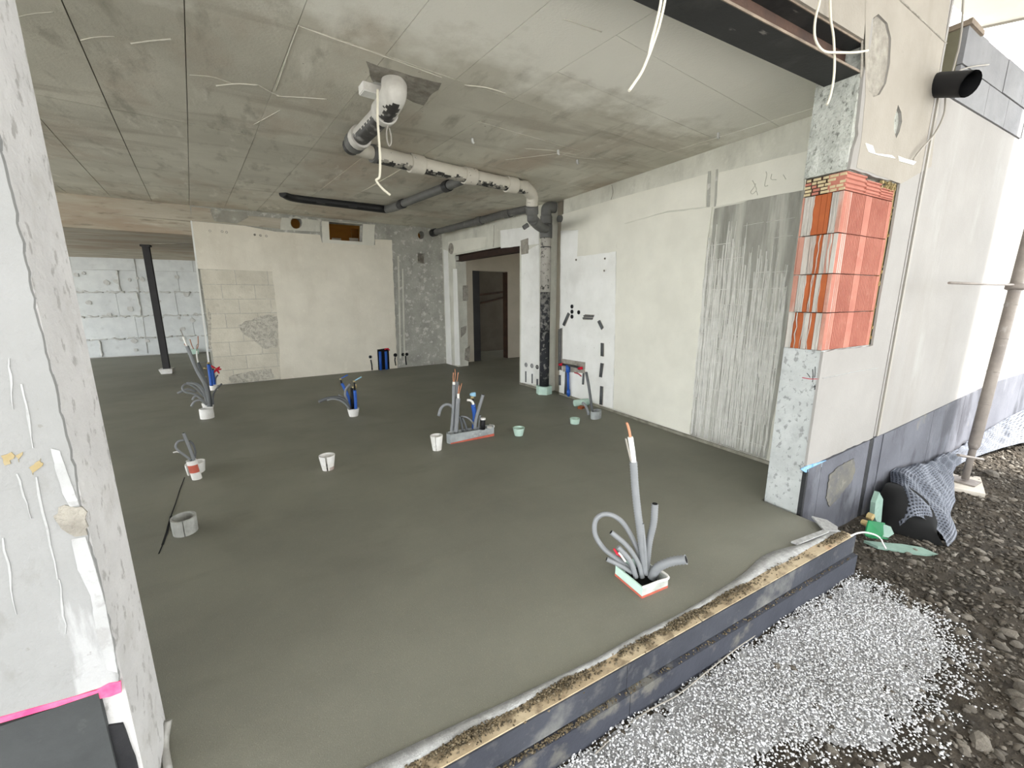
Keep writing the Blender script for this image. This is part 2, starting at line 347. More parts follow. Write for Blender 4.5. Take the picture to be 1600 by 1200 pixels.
# ---- facade, left column
LX = -.49
wl = obj('wall_left', MB().box((-4.2, YF+.012, -.6), (LX, 1.667, 3.05)), 'column_concrete'); struct(wl)
o = [Vector((x, YF, z)) for x, z in ((-4.2, .475), (LX-.006, .475), (LX+.001, .6), (LX+.001, .75), (LX-.003, .95), (LX+.001, 1.1), (LX+.001, 1.35), (LX-.003, 1.5), (LX+.001, 1.6), (LX+.001, 1.9), (LX-.002, 2.4), (LX+.001, 3.0), (-4.2, 3.0))]
obj('facade_plaster', MB().prism(rough_loop(o, .02, .0025, 3), (0, .014, 0)), 'column_facade', wl)
obj('plinth_panel', MB().box((-4.2, YF-.004, -.4), (LX-.05, YF+.02, .462)), 'column_panel', wl)
obj('bitumen_edge', MB().prism(rough_loop([Vector((x, YF+.004, z)) for x, z in ((LX-.05, -.4), (LX-.012, -.4), (LX-.01, .2), (LX-.02, .33), (LX-.05, .34))], .03, .006, 5), (0, .012, 0)), 'bitumen', wl)
NF = (0, -1, 0)
pk = patch('paint_line', onf, [(-40, 1131), (80, 1098), (150, 1078), (170, 1067), (189, 1064), (190, 1081), (172, 1088), (80, 1106), (-40, 1141)], NF, .002, 'paint_pink', wl, .002, .03); pk['label'] = 'pink spray paint line'
for q in (((2, 712), (18, 706), (22, 716), (8, 727)), ((24, 712), (36, 706), (30, 722)), ((46, 730), (64, 716), (68, 724), (52, 742))):
    patch('stain', onf, q, NF, .002, 'stain_yellow', wl, .006, .007)
patch('spalled_patch', onf, [(92, 792), (128, 791), (137, 800), (137, 835), (118, 838), (96, 825), (84, 806)], NF, .003, 'raw_concrete', wl, .009, .012)
rr = random.Random(77)
for x0, y0, x1, y1, wd in ((56, 745, 92, 905, 5), (28, 740, 50, 810, 4), (5, 840, 26, 960, 4), (34, 600, 52, 700, 5), (92, 905, 104, 990, 4), (14, 560, 20, 640, 4)):
    L_, R_ = [], []
    for k in range(7):
        t = k/6; u, v = x0+(x1-x0)*t+rr.uniform(-2, 2), y0+(y1-y0)*t; w2 = wd*(.35+.65*math.sin(math.pi*min(1, t+.15)))*rr.uniform(.6, 1.1)/2
        L_.append((u-w2, v)); R_.append((u+w2, v))
    patch('plaster_run', onf, L_+R_[::-1], NF, .002, 'plaster_smear', wl, .001, .03)
patch('plaster_smear', onf, [(80, 700), (94, 704), (108, 745), (124, 788), (110, 792), (98, 770), (86, 730)], NF, .0025, 'plaster_smear', wl, .007, .015)
patch('plaster_smear', onf, [(112, 842), (134, 838), (150, 890), (164, 940), (176, 1000), (184, 1050), (168, 1046), (150, 985), (142, 930), (122, 890)], NF, .0025, 'plaster_smear', wl, .008, .015)
rv = lambda u, v: onpl(u, v, (LX, 0, 0), (1, 0, 0))
mb = MB().tube(smooth_path([onz(263, 1205), onz(259, 1170)+Z*.02, rv(256, 1128)+Vector((.012, 0, 0))]), .012, seg=7)
tag(obj('foil_strip', mb, 'foil', None, onz(263, 1200)), 'crumpled silvery foil strip standing at the foot of the left column', 'foil')

# ---- facade wall above the opening and the pier on the right
fr = obj('wall_front', MB().box((-4.2, YF+.012, 2.98), (3.16, 1.667, 4.3)), 'facade_beige'); struct(fr)
obj('facade_plaster', MB().prism([Vector((x, YF, z)) for x, z in ((-4.2, 2.975), (3.09, 2.975), (3.06, 3.2), (3.08, 3.5), (3.05, 4.3), (-4.2, 4.3))], (0, .014, 0)), 'facade_beige', fr)
PX0, PX1, YP = 3.16, 4.2, 1.667
pier = obj('wall_pier', MB().box((PX0, YF+.016, -.6), (PX1, YP, 1.183)), 'pier_concrete'); struct(pier)
obj('pier_core', MB().box((3.5, YF+.05, 1.183), (PX1, YP, 2.3)), 'raw_concrete', pier)
bz = [1.183, 1.4335, 1.684, 1.9345, 2.185, 2.295]
obj('pier_core', MB().box((PX0+.1, YF+.12, 1.183), (3.5, YP, 2.3)), 'raw_concrete', pier)
obj('pier_head', MB().box((PX0-.02, YF+.016, 2.3), (PX1, YP, 4.3)), 'pier_rough', pier)
# facade plaster around the uncovered brickwork, with its gouges
BX1 = 3.85
pl = [Vector((x, YF, z)) for x, z in ((PX0-.004, 0.36), (PX1-.05, .41), (PX1-.05, 4.3), (PX0-.04, 4.3), (PX0+.0, 3.62), (PX0-.03, 3.3), (PX0+.02, 3.0), (PX0-.01, 2.8), (PX0+.01, 2.6), (PX0+.012, 2.54), (PX0+.03, 2.5), (PX0, 2.42), (PX0-.012, 2.3), (BX1+.01, 2.3), (BX1+.015, 1.9), (BX1+.005, 1.5), (BX1+.015, 1.18), (PX0-.004, 1.18))]
oval = [onf(u, v) for u, v in ((1362, 30), (1372, 22), (1386, 36), (1392, 60), (1390, 100), (1384, 130), (1374, 148), (1364, 152), (1356, 140), (1353, 110), (1357, 70))]
gouge = [onf(u, v) for u, v in ((1403, 164), (1408, 176), (1409, 190), (1405, 206), (1400, 216), (1396, 202), (1397, 185))]
mb = MB().prism(rough_loop(pl, .05, .005, 11), (0, .016, 0), holes=[oval, gouge])
fp = obj('facade_plaster', mb, 'facade_white', pier)
patch('beige_layer', onf, [(1338, 262), (1345, 222), (1352, 150), (1352, -30), (1488, -30), (1474, 80), (1464, 180), (1455, 260), (1408, 287)], NF, .0015, 'facade_beige', pier, .003, holes=[[(1362, 30), (1372, 22), (1386, 36), (1392, 60), (1390, 100), (1384, 130), (1374, 148), (1364, 152), (1356, 140), (1354, 110), (1357, 70)], [(1403, 164), (1408, 176), (1409, 190), (1405, 206), (1400, 216), (1396, 202), (1397, 185)]])
stroke('joint_line', onf, [(1400, -5), (1440, 32), (1478, 68)], NF, .006, 'raw_concrete', pier)
patch('cavity_mortar', lambda u, v: onf(u, v, YF+.012), [(1348, 6), (1376, 0), (1398, 10), (1398, 150), (1362, 170), (1344, 120)], NF, .002, 'raw_concrete', pier, .004)
for q in (((1351, 224), (1362, 228), (1366, 240), (1392, 243), (1398, 248), (1372, 243), (1356, 238)), ((1402, 244), (1412, 248), (1430, 253), (1426, 258), (1404, 252))):
    patch('torn_tape', onf, q, NF, .006, 'cable_white', pier, .002, .03)
stroke('plaster_ridge', onf, [(1285, 591), (1310, 586), (1340, 580), (1372, 575)], NF, .003, 'plaster_smear', pier)
patch('blue_tape', onf, [(1250, 733), (1262, 727), (1290, 719), (1288, 727), (1258, 738)], NF, .006, 'paint_blue', pier, .003, .03)['label'] = 'torn blue tape strip'
rp = lambda u, v: onpl(u, v, (PX0, 0, 0), (1, 0, 0))
NL = (-1, 0, 0)
stroke('paint_mark', rp, [(1254, 590), (1266, 592), (1280, 592)], NL, .003, 'paint_red', pier)['label'] = 'red paint mark'
for q in (((1270, 577), (1270, 597)), ((1261, 583), (1266, 590)), ((1274, 573), (1273, 590)), ((1270, 605), (1276, 603)), ((1273, 602), (1273, 609))):
    stroke('pencil_mark', rp, [q[0], ((q[0][0]+q[1][0])/2+.5, (q[0][1]+q[1][1])/2), q[1]], NL, .002, 'black_plastic', pier)
# plinth of the pier
for x0, x1, m in ((PX0-.002, PX0+.02, 'bitumen'), (PX0+.02, PX0+.2, 'plinth_grey'), (PX0+.2, PX1-.11, 'plinth_grey'), (PX1-.11, PX1-.045, 'bitumen'), (PX1-.035, PX1+.12, 'plinth_grey')):
    h0, h1 = .345+(x0-PX0)*.06, .345+(x1-PX0)*.06
    obj('plinth_panel', MB().hexa([(x0, YF-.012, -.6), (x1-.004, YF-.012, -.6), (x1-.004, YF+.02, -.6), (x0, YF+.02, -.6), (x0, YF-.006, h0), (x1-.004, YF-.006, h1), (x1-.004, YF+.02, h1), (x0, YF+.02, h0)]), m, pier)
patch('mortar_smear', lambda u, v: onf(u, v, YF-.012), [(1296, 742), (1312, 728), (1334, 716), (1336, 735), (1330, 752), (1312, 776), (1296, 792), (1290, 778)], NF, .002, 'stain_plinth', pier, .012, .02)
# corner joint between pier and the next wall
obj('joint_bead', MB().box((PX1-.045, YF-.004, .42), (PX1-.02, YF+.02, 3.6)), 'facade_white', pier)
obj('joint_profile', MB().box((PX1-.005, YF-.012, .42), (PX1+.022, YF+.01, 3.0)), 'cable_grey', pier)

# the uncovered bricks: ribbed fronts, streaked sides
def comb_front(x0, x1, y, z0, z1, m, mb, mg):
    """ribbed face: grooves run upright"""
    prof = [(x0, y)]; e = .04; n = 12; pitch = (x1-x0-2*e)/n
    for i in range(n):
        a = x0+e+i*pitch; prof += [(a, y), (a+pitch*.12, y+.011), (a+pitch*.5, y+.011), (a+pitch*.62, y)]
    prof.append((x1, y)); o = [Vector((p[0], p[1], z0)) for p in prof] + [Vector((x1, y+.1, z0)), Vector((x0, y+.1, z0))]
    mb.prism(o, (0, 0, z1-z0), m=m)
YB = YF+.014
rr = random.Random(5)
strips = ['brick_dusty', 'mortar_pale', 'brick_orange', 'brick_dusty', 'mortar_pale', 'brick', 'brick_orange', 'mortar_pale']
front_right = None; xm = (PX0+BX1)/2-.01
for i in range(4):
    z0, z1 = bz[i]+.003, bz[i+1]-.003
    mb = MB(); comb_front(PX0+.0, xm-.004, YB, z0, z1, 'brick', mb, None)
    ys = [YB, YB+.025]+[YB+.025+.235*(k+1)/7+rr.uniform(-.009, .009) for k in range(6)]+[YP-.004]
    kinds = [['brick_dusty', 'mortar_pale', 'brick_orange', 'mortar_pale', 'brick_orange', 'brick_orange', 'mortar_pale', 'brick_dusty'],
             ['brick_dusty', 'brick_orange', 'mortar_pale', 'brick_orange', 'brick_orange', 'mortar_pale', 'brick_dusty', 'brick_dusty'],
             ['mortar_pale', 'brick_dusty', 'mortar_pale', 'brick_orange', 'mortar_pale', 'mortar_pale', 'brick_dusty', 'brick_dusty'],
             ['brick_dusty', 'mortar_pale', 'brick_orange', 'brick_orange', 'brick_orange', 'mortar_pale', 'mortar_pale', 'brick_dusty']][i]
    b = obj('brick', mb, None, pier); b['label'] = 'ribbed hollow brick at the corner'
    mb = MB()
    for k in range(8):
        d = rr.uniform(0, .006)
        mb.box((PX0-.004-d, ys[k]+.001, z0), (PX0+.1, ys[k+1]-.001, z1), kinds[k])
    obj('streaked_side', mb, None, b)
    mb = MB(); comb_front(xm+.004, BX1-.012, YB+.004, z0, z1, 'brick', mb, None)
    obj('brick', mb, None, pier)
    mb = MB()                                # mortar runs down the streaked sides
    for k in range(7):
        y = rr.uniform(YB+.03, YP-.02); p = [Vector((PX0-.011, y+rr.uniform(-.005, .005), z1-(z1-z0)*t)) for t in (0, .2, .4, .6, .8, 1)]
        mb.tube(p, [rr.uniform(.0015, .004) for _ in p], seg=5)
    stuff(obj('mortar_runs', mb, 'mortar_pale', b))
z0, z1 = bz[4]+.003, bz[5]
for k, (a, b_) in enumerate(((PX0, PX0+.26), (PX0+.265, PX0+.47), (PX0+.475, BX1-.02))):
    hh = z1-.02*k; prof = [(YB, z0)]
    for j in range(4):
        q = z0+(hh-z0)*j/4; s_ = (hh-z0)/4; prof += [(YB, q+s_*.1), (YB+.009, q+s_*.3), (YB+.009, q+s_*.5), (YB, q+s_*.7)]
    prof += [(YB, hh), (YB+.1, hh), (YB+.1, z0)]
    obj('brick', MB().prism([Vector((a, y, z)) for y, z in prof], (b_-a, 0, 0)), 'brick', pier)
cut = obj('cut_brick', MB().box((PX0, YB+.1, z0), (PX0+.1, YP-.004, z1)), 'brick_hole', pier)
mb = MB()
for r_ in range(5):
    y = YB+.004+.01*(r_ % 2); h = (z1-z0)/5
    while y < YP-.02:
        l = rr.uniform(.025, .055); mb.box((PX0-.003, y, z0+h*r_+.002), (PX0+.004, min(y+l, YP-.004), z0+h*(r_+.78)), 'brick_core' if rr.random() < .85 else 'brick'); y += l+rr.uniform(.005, .014)
stuff(obj('cell_walls', mb, None, cut))
mb = MB()
for k in range(40):
    t = rr.random(); x, z = (BX1+rr.uniform(-.015, .01), 1.2+t*1.05) if k < 12 else (BX1-rr.uniform(0, .22), 2.285+rr.uniform(-.03, .015))
    mb.obox((x, YB+.006, z), (rr.uniform(.003, .008), 0, .003), (0, .008, 0), (.003, 0, rr.uniform(.004, .014)))
stuff(obj('foam_crumbs', mb, 'foam_yellow', pier))

obj('joint_mortar', MB().prism(rough_loop([Vector((x, YB+.008, z)) for x, z in ((BX1-.014, 1.183), (BX1+.012, 1.183), (BX1+.014, 2.29), (BX1-.014, 2.29))], .03, .004, 14), (0, .03, 0)), 'foam_yellow', pier)
# ---- facade wall beyond the joint, parapet of blocks on top
fw = obj('wall_facade', MB().box((PX1+.02, YF, -.6), (16, 1.663, 2.94)), 'facade_white'); struct(fw)
pz = lambda x: .405+(x-4.2)*.062 if x < 7 else .58
xs = [4.32, 5.35, 6.15, 7.05, 8.15, 9.4, 11, 13, 15.9]
for x0, x1 in zip(xs, xs[1:]):
    obj('plinth_panel', MB().hexa([(x0, YF-.02, -.6), (x1-.006, YF-.02, -.6), (x1-.006, YF+.01, -.6), (x0, YF+.01, -.6), (x0, YF-.012, pz(x0)), (x1-.006, YF-.012, pz(x1)), (x1-.006, YF+.01, pz(x1)), (x0, YF+.01, pz(x0))]), 'plinth_grey', fw)
par = obj('wall_parapet', MB().box((4.48, YF+.02, 2.94), (6.12, 1.8, 3.41)), 'parapet_end'); struct(par)
for r_, (za, zb) in enumerate(((2.945, 3.17), (3.175, 3.42))):
    x = 4.478 - .0; first = True
    while x < 6.1:
        l = (.42 if r_ else .62) if first else .5
        obj('block', MB().box((x+.003, YF-.012+.004*((r_+int(x*7)) % 2), za+.002), (min(x+l, 6.12)-.003, YF+.03, zb-.002)), 'parapet_block', par); x += l; first = False
obj('cap', MB().hexa([(4.46, YF-.03, 3.41), (4.72, YF-.03, 3.40), (4.72, 1.8, 3.40), (4.46, 1.8, 3.41), (4.46, YF-.03, 3.445), (4.72, YF-.03, 3.43), (4.72, 1.8, 3.43), (4.46, 1.8, 3.445)]), 'steel_edge', par)

# ---- overhanging slab above the yard
e0, e1 = Vector((5.78, 1.74, 0)), Vector((5.929, 1.504, 0)); ed = (e1-e0).normalized()
q0, q1 = e0, e0+ed*11.5  # unseen outer reach lengthened to hold back skylight
ov = obj('overhang', MB().prism([Vector((-5, 1.74, 3.9)), Vector((q0.x, 1.74, 3.9)), Vector((q1.x, q1.y, 3.9)), Vector((-5, q1.y, 3.9))], (0, 0, .3)), 'overhang_white'); struct(ov)
obj('drip_edge', MB().tube([q0+Z*3.895, q1+Z*3.895], .012, seg=6), 'cable_grey', ov)

# ---- right inner wall
wr = obj('wall_right', MB().box((XR, YP-.02, -.3), (4.2, 5.42, 3.1)), 'plaster_grey'); struct(wr)
obj('pipe_recess', MB().box((4.0, 5.42, -.3), (4.2, 5.75, 3.1)), 'plaster_grey', wr)
patch('plaster_patch', onr, [(879, 335), (973, 307.6), (1106.7, 271.4), (1104, 323), (1044, 330), (965, 353), (877, 361)], NL, .006, 'plaster_pale', wr)
patch('plaster_patch', onr, [(876.5, 361), (930, 357), (963, 354), (962, 500), (958, 638), (916, 626), (874, 613)], NL, .005, 'plaster_white', wr)
patch('plaster_patch', onr, [(965, 353), (1040, 333), (1113, 324), (1104, 400), (1098, 480), (1090, 560), (1078, 679), (1020, 659), (959, 638)], NL, .009, 'plaster_pale', wr)
patch('plaster_patch', onr, [(1124, 269.6), (1190, 254), (1262, 236), (1256, 297), (1180, 311), (1119, 323)], NL, .006, 'plaster_pale', wr)
patch('grey_skim', onr, [(904, 354), (966, 350), (964, 393), (902, 401)], NL, .0065, 'plaster_pale', wr)
for q in (((1106.5, 268), (1111, 267), (1109, 323), (1104.5, 324)), ((1119, 265), (1122, 264), (1119, 322), (1116, 323))):
    patch('groove_edge', onr, q, NL, .004, 'wall_rough_grey', wr, .001)
stroke('crack', onr, [(956, 289), (958, 300), (955, 312)], NL, .004, 'raw_concrete', wr)
for q in ([(1176, 282), (1180, 290), (1182, 297), (1176, 303), (1173, 300), (1178, 293), (1181, 287)], [(1184, 305), (1182, 299), (1178, 302)], [(1197, 268), (1198, 274), (1195, 290), (1200, 290)], [(1206, 272), (1205, 280), (1213, 281)], [(1224, 273), (1228, 280)]):
    stroke('pencil_scribble', lambda u, v: onr(u, v, XR-.006), q, NL, .0022, 'pencil', wr)
dr = patch('drip_field', onr, [(1117, 326), (1170, 313), (1258, 297), (1245, 420), (1226, 545), (1197, 719), (1140, 701), (1079, 681), (1092, 560), (1100, 480), (1108, 400)], NL, .004, 'drip_ground', wr, .012)
mb = MB(); rr = random.Random(3)
for k in range(230):                         # plaster runs of the drip field
    u = (k+rr.random())/230; y = 2.93-u*.84; zt = rr.uniform(1.0, 2.25)-.25*(u > .5); zb = max(.05, zt-rr.uniform(.3, 1.7)) if rr.random() < .8 else .05
    n = int((zt-zb)/.09)+2; yy = y; p = []
    for i in range(n):
        yy += rr.uniform(-.005, .005); p.append(Vector((XR-.004, yy, zt+(zb-zt)*i/(n-1))))
    wd = rr.choice((.0022, .003, .003, .0045, .0065, .008)); mb.tube(p, [wd*rr.uniform(.6, 1.25) for _ in p], seg=5)
stuff(obj('plaster_runs', mb, 'drip', dr))
mb = MB()
for k in range(15):                          # level ridges pressed through the block joints
    z = .16+k*.145; y = 2.9
    while y > 2.12:
        l = rr.uniform(.1, .4)
        if rr.random() < .75: mb.tube([Vector((XR-.004, y, z+rr.uniform(-.004, .004))), Vector((XR-.004, max(y-l, 2.1), z+rr.uniform(-.004, .004)))], rr.uniform(.002, .004), seg=5)
        y -= l+.02
stuff(obj('joint_ridges', mb, 'drip', dr))
obj('edge_strip', MB().prism([Vector((x, y, .03)) for x, y in ((XR-.022, 1.68), (XR+.01, 1.68), (XR+.01, 5.42), (XR-.02, 5.42), (XR-.016, 4.0), (XR-.028, 3.2), (XR-.018, 2.4))], (0, 0, -.06)), 'edge_strip', wr)
# chases with conduits and sockets
def chase(px, m='conduit_dark'):
    c = patch('chase', onr, px, NL, .0075, 'raw_concrete', wr, .002, .05)
    a = [onr(*q) for q in px]; x = XR-.014
    t0, t1 = (a[0]+a[1])/2, (a[2]+a[3])/2; sd = (a[1]-a[0])*.22
    mb = MB()
    for s_ in (-1, 1): mb.tube([Vector((x, (t0+sd*s_).y, (t0+sd*s_).z)), Vector((x, (t1+sd*s_).y, (t1+sd*s_).z))], .011, seg=6)
    obj('conduit', mb, m, c)
chase([(873, 515), (879.5, 512), (879, 579), (872.5, 577)]); chase([(888, 488), (891.5, 491), (883.5, 510), (879.5, 506)])
chase([(929.5, 492), (926, 500), (911, 499.5), (914.5, 491)]); chase([(934.5, 503), (938.5, 500), (944, 511), (940.5, 516)])
for q in (((939.5, 535.5), (944.5, 536.5), (944.5, 557), (939, 556)), ((939, 567), (944.5, 568), (941, 590), (938, 588)), ((938.5, 603), (943.5, 604), (942.5, 633), (937, 631)), ((874, 586), (877, 586), (877, 602), (874, 601)), ((912, 583), (914, 583), (913, 601), (911, 600)), ((884, 580), (888, 581), (887, 617), (882, 615))):
    chase(q)
def socket(f, n, u, v, r, parent, m='black_plastic', out=.009):
    n = Vector(n); c = f(u, v); e = (c-f(u, v-r)).length
    s_ = n.cross(Z).normalized(); o = [c+n*(out+.006)+s_*e*math.cos(a*math.pi/5)+Z*e*math.sin(a*math.pi/5) for a in range(10)]
    i_ = [c+n*(out+.006)+(p-c-n*(out+.006))*.7 for p in o]
    mb = MB().prism(o, -n*.01, holes=[i_], m=m); mb.prism([p-n*.006 for p in i_], -n*.004, m='bore')
    return obj('socket_box', mb, None, parent)
for u, v in ((894.5, 479), (894.5, 487), (894.5, 494.7), (905, 488)): socket(onr, NL, u, v, 3.3, wr)
for u, v in ((946, 404), (945, 423), (901, 406)): socket(onr, NL, u, v, 1.6, wr, 'raw_concrete')
patch('water_recess', onr, [(879, 560.5), (915, 566), (914.5, 583), (880, 580.5)], NL, .0075, 'raw_concrete', wr, .003, .05)

# ---- door wall (left part of the right side), with the wide opening
def dpt(y, z): return DP + DD*((y-DP.y)/DD.y) + Z*z
ZD = 2.44
wd_ = obj('wall_door', MB().prism([dpt(y, z) for y, z in ((9.75, -.3), (8.82, -.3), (8.82, ZD), (6.44, ZD), (6.44, -.3), (5.66, -.3), (5.66, 3.15), (9.75, 3.15))], -DN*.26), 'plaster_grey'); struct(wd_)
patch('plaster_patch', ond, [(815, 396), (843, 382), (843, 602), (814, 598)], DN, .006, 'plaster_white', wd_)
patch('plaster_patch', ond, [(782, 360), (842, 352), (843, 381), (816, 384), (783, 388)], DN, .006, 'plaster_white', wd_, .01)
patch('plaster_patch', ond, [(693, 390), (700, 392), (706, 571), (698, 568)], DN, .005, 'plaster_white', wd_, .006)
patch('plaster_patch', ond, [(700, 378), (735, 372), (760, 370), (758, 386), (722, 394), (702, 397)], DN, .004, 'plaster_pale', wd_, .012, .05)
patch('plaster_patch', ond, [(708, 420), (714, 420), (719, 571), (711, 570)], DN, .005, 'plaster_white', wd_, .006)
patch('grey_patch', ond, [(814, 376), (826, 372), (826, 396), (815, 398)], DN, .008, 'raw_concrete', wd_, .006)
o = ellipse(ond, 705, 388.5, 4, 9)
obj('grey_patch', MB().prism([p+DN*.006 for p in o], -DN*.008), 'raw_concrete', wd_)
stroke('crack', ond, [(772, 352), (772, 370), (771, 386)], DN, .006, 'raw_concrete', wd_)
jl = lambda u, v: onpl(u, v, dpt(8.82, 0), DD)
for q in (((723, 446), (731, 446), (731, 470), (723, 470)), ((720, 512), (729, 509), (728, 520), (720, 528)), ((727, 545), (734, 540), (733, 565), (726, 562))):
    patch('repair_patch', jl, q, DD, .004, 'raw_concrete', wd_, .006, .05)
for u, v in ((822.5, 570), (831.7, 571.5)): socket(ond, DN, u, v, 3.6, wd_, 'conduit', .006)
socket(ond, DN, 840, 573.5, 3.4, wd_, 'black_plastic', .006)
for q in ((821, 580, 823, 597), (831, 584, 833, 599), (838.5, 592, 841.5, 602)):
    patch('slot', ond, [(q[0], q[1]), (q[2], q[1]), (q[2], q[3]), (q[0], q[3])], DN, .0075, 'conduit_dark', wd_, .001)
obj('edge_strip', MB().prism([dpt(y, .035)+DN*d for y, d in ((5.66, 0), (6.43, 0), (6.43, .014), (5.66, .02))], (0, 0, -.06)), 'edge_strip', wd_)

# ---- back wall
SL = (-1.09-BP.x)/BD.x; SR = 3.6
def bpt(s, z): return BP + BD*s + Z*z
niche = [(652.5, 395.5), (664, 396.5), (664, 412), (652.5, 411)]
holes = [ellipse(onb, 463, 348, 8.6, 9.2), [onb(*q) for q in ((513.5, 346.5), (567, 350.5), (566, 378), (515, 374.5))], ellipse(onb, 658, 367.3, 5, 6.3), [onb(*q) for q in niche]]
wb = obj('wall_back', MB().prism([bpt(SL, -.2), bpt(SR, -.2), bpt(SR, 3.2), bpt(SL, 3.2)], -BN*.24, holes=holes), 'wall_rough_grey'); struct(wb)
obj('niche_back', MB().prism([onb(*q)-BN*.07 for q in ((650, 393), (667, 394), (667, 415), (650, 414))], -BN*.02), 'raw_concrete', wb)
patch('plaster_patch', onb, [(299, 323), (330, 326), (330, 333), (420, 340), (453, 343), (453, 359), (383, 352), (299, 345)], BN, .004, 'soffit_concrete', wb, .006)
patch('damp_patch', onb, [(328, 327), (385, 332), (388, 340), (370, 350), (335, 346)], BN, .0055, 'concrete', wb, .012)
patch('plaster_patch', onb, [(299, 345.5), (383, 353), (430, 362), (500, 367), (503, 379), (586, 383), (586, 374), (612, 375), (621, 577), (545, 587), (439, 593), (434, 500), (425, 424), (310, 420)], BN, .012, 'plaster_cream', wb, .008)
patch('plaster_patch', onb, [(300, 346), (383, 353.5), (428, 362), (424, 423), (308, 419.5)], BN, .016, 'plaster_cream', wb, .006)
patch('plaster_patch', onb, [(546, 518), (616, 511), (621, 576), (548, 586)], BN, .015, 'plaster_cream', wb, .006)
fo = [onb(*q) for q in ((503, 345.5), (586, 351), (584, 384), (504, 379.5))]
obj('opening_surround', MB().prism([p+BN*.014 for p in rough_loop(fo, .06, .008, 4)], -BN*.016, holes=[[p+BN*.014 for p in holes[1]]]), 'plaster_pale', wb)
patch('plaster_patch', onb, [(440, 340), (486, 343), (500, 345), (500, 362), (438, 359)], BN, .005, 'plaster_grey', wb, .01, holes=[[(463+9.5*math.cos(k*.5236), 348+10*math.sin(k*.5236)) for k in range(12)]])
for q in (((621, 400), (623.5, 400), (627, 560), (624.5, 560)), ((628, 420), (630, 420), (633.5, 566), (631, 566))):
    patch('filled_slot', onb, q, BN, .006, 'plaster_grey', wb, .002)
patch('corner_bead', onb, [(297.5, 345), (300, 345), (331.5, 598), (328.5, 598)], BN, .018, 'plaster_white', wb, .002)
# block courses left bare in the lower left
rows = 8; sa, sb = SL+.03, (onb(428, 500)-BP).dot(BD)
for r_ in range(rows):
    z0, z1 = .01+r_*.253, .01+(r_+1)*.253
    cuts = [sa, sa+.5, sa+1.0, sb+.08] if r_ % 2 else [sa, sa+.27, sa+.77, sb+.085]
    for a, b in zip(cuts, cuts[1:]):
        if b-a < .03: continue
        d = .006+.004*((r_*3+int(a*10)) % 3)/2
        obj('block', MB().prism([bpt(a+.003, z0+.003)+BN*d, bpt(b-.003, z0+.003)+BN*d, bpt(b-.003, z1-.003)+BN*d, bpt(a+.003, z1-.003)+BN*d], -BN*(d+.01)), 'wall_block', wb)
for q in (((402, 496), (418, 491), (434, 494), (434, 543), (412, 545), (396, 530), (380, 522), (372, 508)), ((358, 588), (390, 580), (424, 576), (430, 590), (392, 597), (360, 598)), ((324, 480), (330, 490), (330, 545), (326, 545))):
    patch('rough_patch', onb, q, BN, .011, 'block_rough', wb, .02, .05)
stroke('water_mark', onb, [(372, 424), (375, 450), (380, 475), (388, 488)], BN, .006, 'concrete', wb)
for u, v in ((328, 361), (347, 362), (354, 363), (398, 367), (407, 368), (416, 369)): socket(onb, BN, u, v, 1.8, wb, 'raw_concrete', .016)
# services recess low in the back wall, its shade painted as a near-black patch
rc = patch('water_recess', onb, [(589, 546), (607, 543.5), (608.5, 578), (591, 580)], BN, .017, 'bore', wb, .002)
for u in (594, 603):
    a, b = onb(u-1, 549)+BN*.035, onb(u+.5, 579)+BN*.035
    obj('water_pipe', MB().tube([a, b], .028, seg=10), 'blue_pipe', rc)
obj('red_tape', MB().tube(smooth_path([onb(600, 546)+BN*.03, onb(604, 544.5)+BN*.05, onb(608, 547)+BN*.03]), .012, seg=6), 'red_plastic', rc)
socket(onb, BN, 578.3, 557.5, 2.8, wb, 'conduit', .016); socket(onb, BN, 617.3, 554.7, 3, wb, 'black_plastic', .016)
for a, b in ((629.5, 554), (635.5, 553.5)): socket(onb, BN, a, b, 2.6, wb, 'black_plastic', .004)
for q in ([(579, 562), (580.5, 570), (581, 578)], [(617, 558), (616.5, 563), (618, 571)], [(633, 556), (633.5, 563), (634.5, 570)]):
    obj('conduit', MB().tube([onb(*p)+BN*.016 for p in q], .014, seg=6), 'black_plastic', wb)

# ---- far left: lowered soffit, partition, far wall of foam blocks
bl = bpt(SL, 0)
fs = obj('ceiling_low', MB().prism([Vector((bl.x+.02, bl.y+.0, 2.585)), Vector((-.9, 15.3, 2.585)), Vector((-8, 15.3, 2.585)), bpt((-8-BP.x)/BD.x, 2.585)], (0, 0, .7)), 'soffit_concrete'); struct(fs)
for q in (((92, 328), (298, 346)),):
    a, b = onb(*q[0]), onb(*q[1]); obj('formwork_seam', MB().tube([a, b], .006, seg=5), 'soffit_concrete', fs)
obj('formwork_seam', MB().tube([onz(238, 380, 2.583), onz(300, 381, 2.583)], .006, seg=5), 'raw_concrete', fs)
wp = obj('wall_partition', MB().prism([Vector((-1.0, 12.4, -.2)), Vector((-.8, 12.4, -.2)), Vector((-.7, 15.3, -.2)), Vector((-.9, 15.3, -.2))], (0, 0, 3.3)), 'plaster_grey'); struct(wp)
wf = obj('wall_far', MB().box((-8, 15.02, -.2), (9, 15.4, 3.3)), 'mortar_grey'); struct(wf)
rr = random.Random(8); zr = [.02, .49, 1.08, 1.715, 2.275, 2.6]; off = [-4.16, -4.6, -4.9, -3.53, -4.4]
for r_ in range(5):
    x = off[r_]-2.5
    while x < -.9:
        l = 1.25; obj('block', MB().box((x+.006, 15-.01*rr.random(), zr[r_]+.006), (min(x+l, -.9)-.003, 15.05, zr[r_+1]-.003)), 'foam_block', wf); x += l
mb = MB()
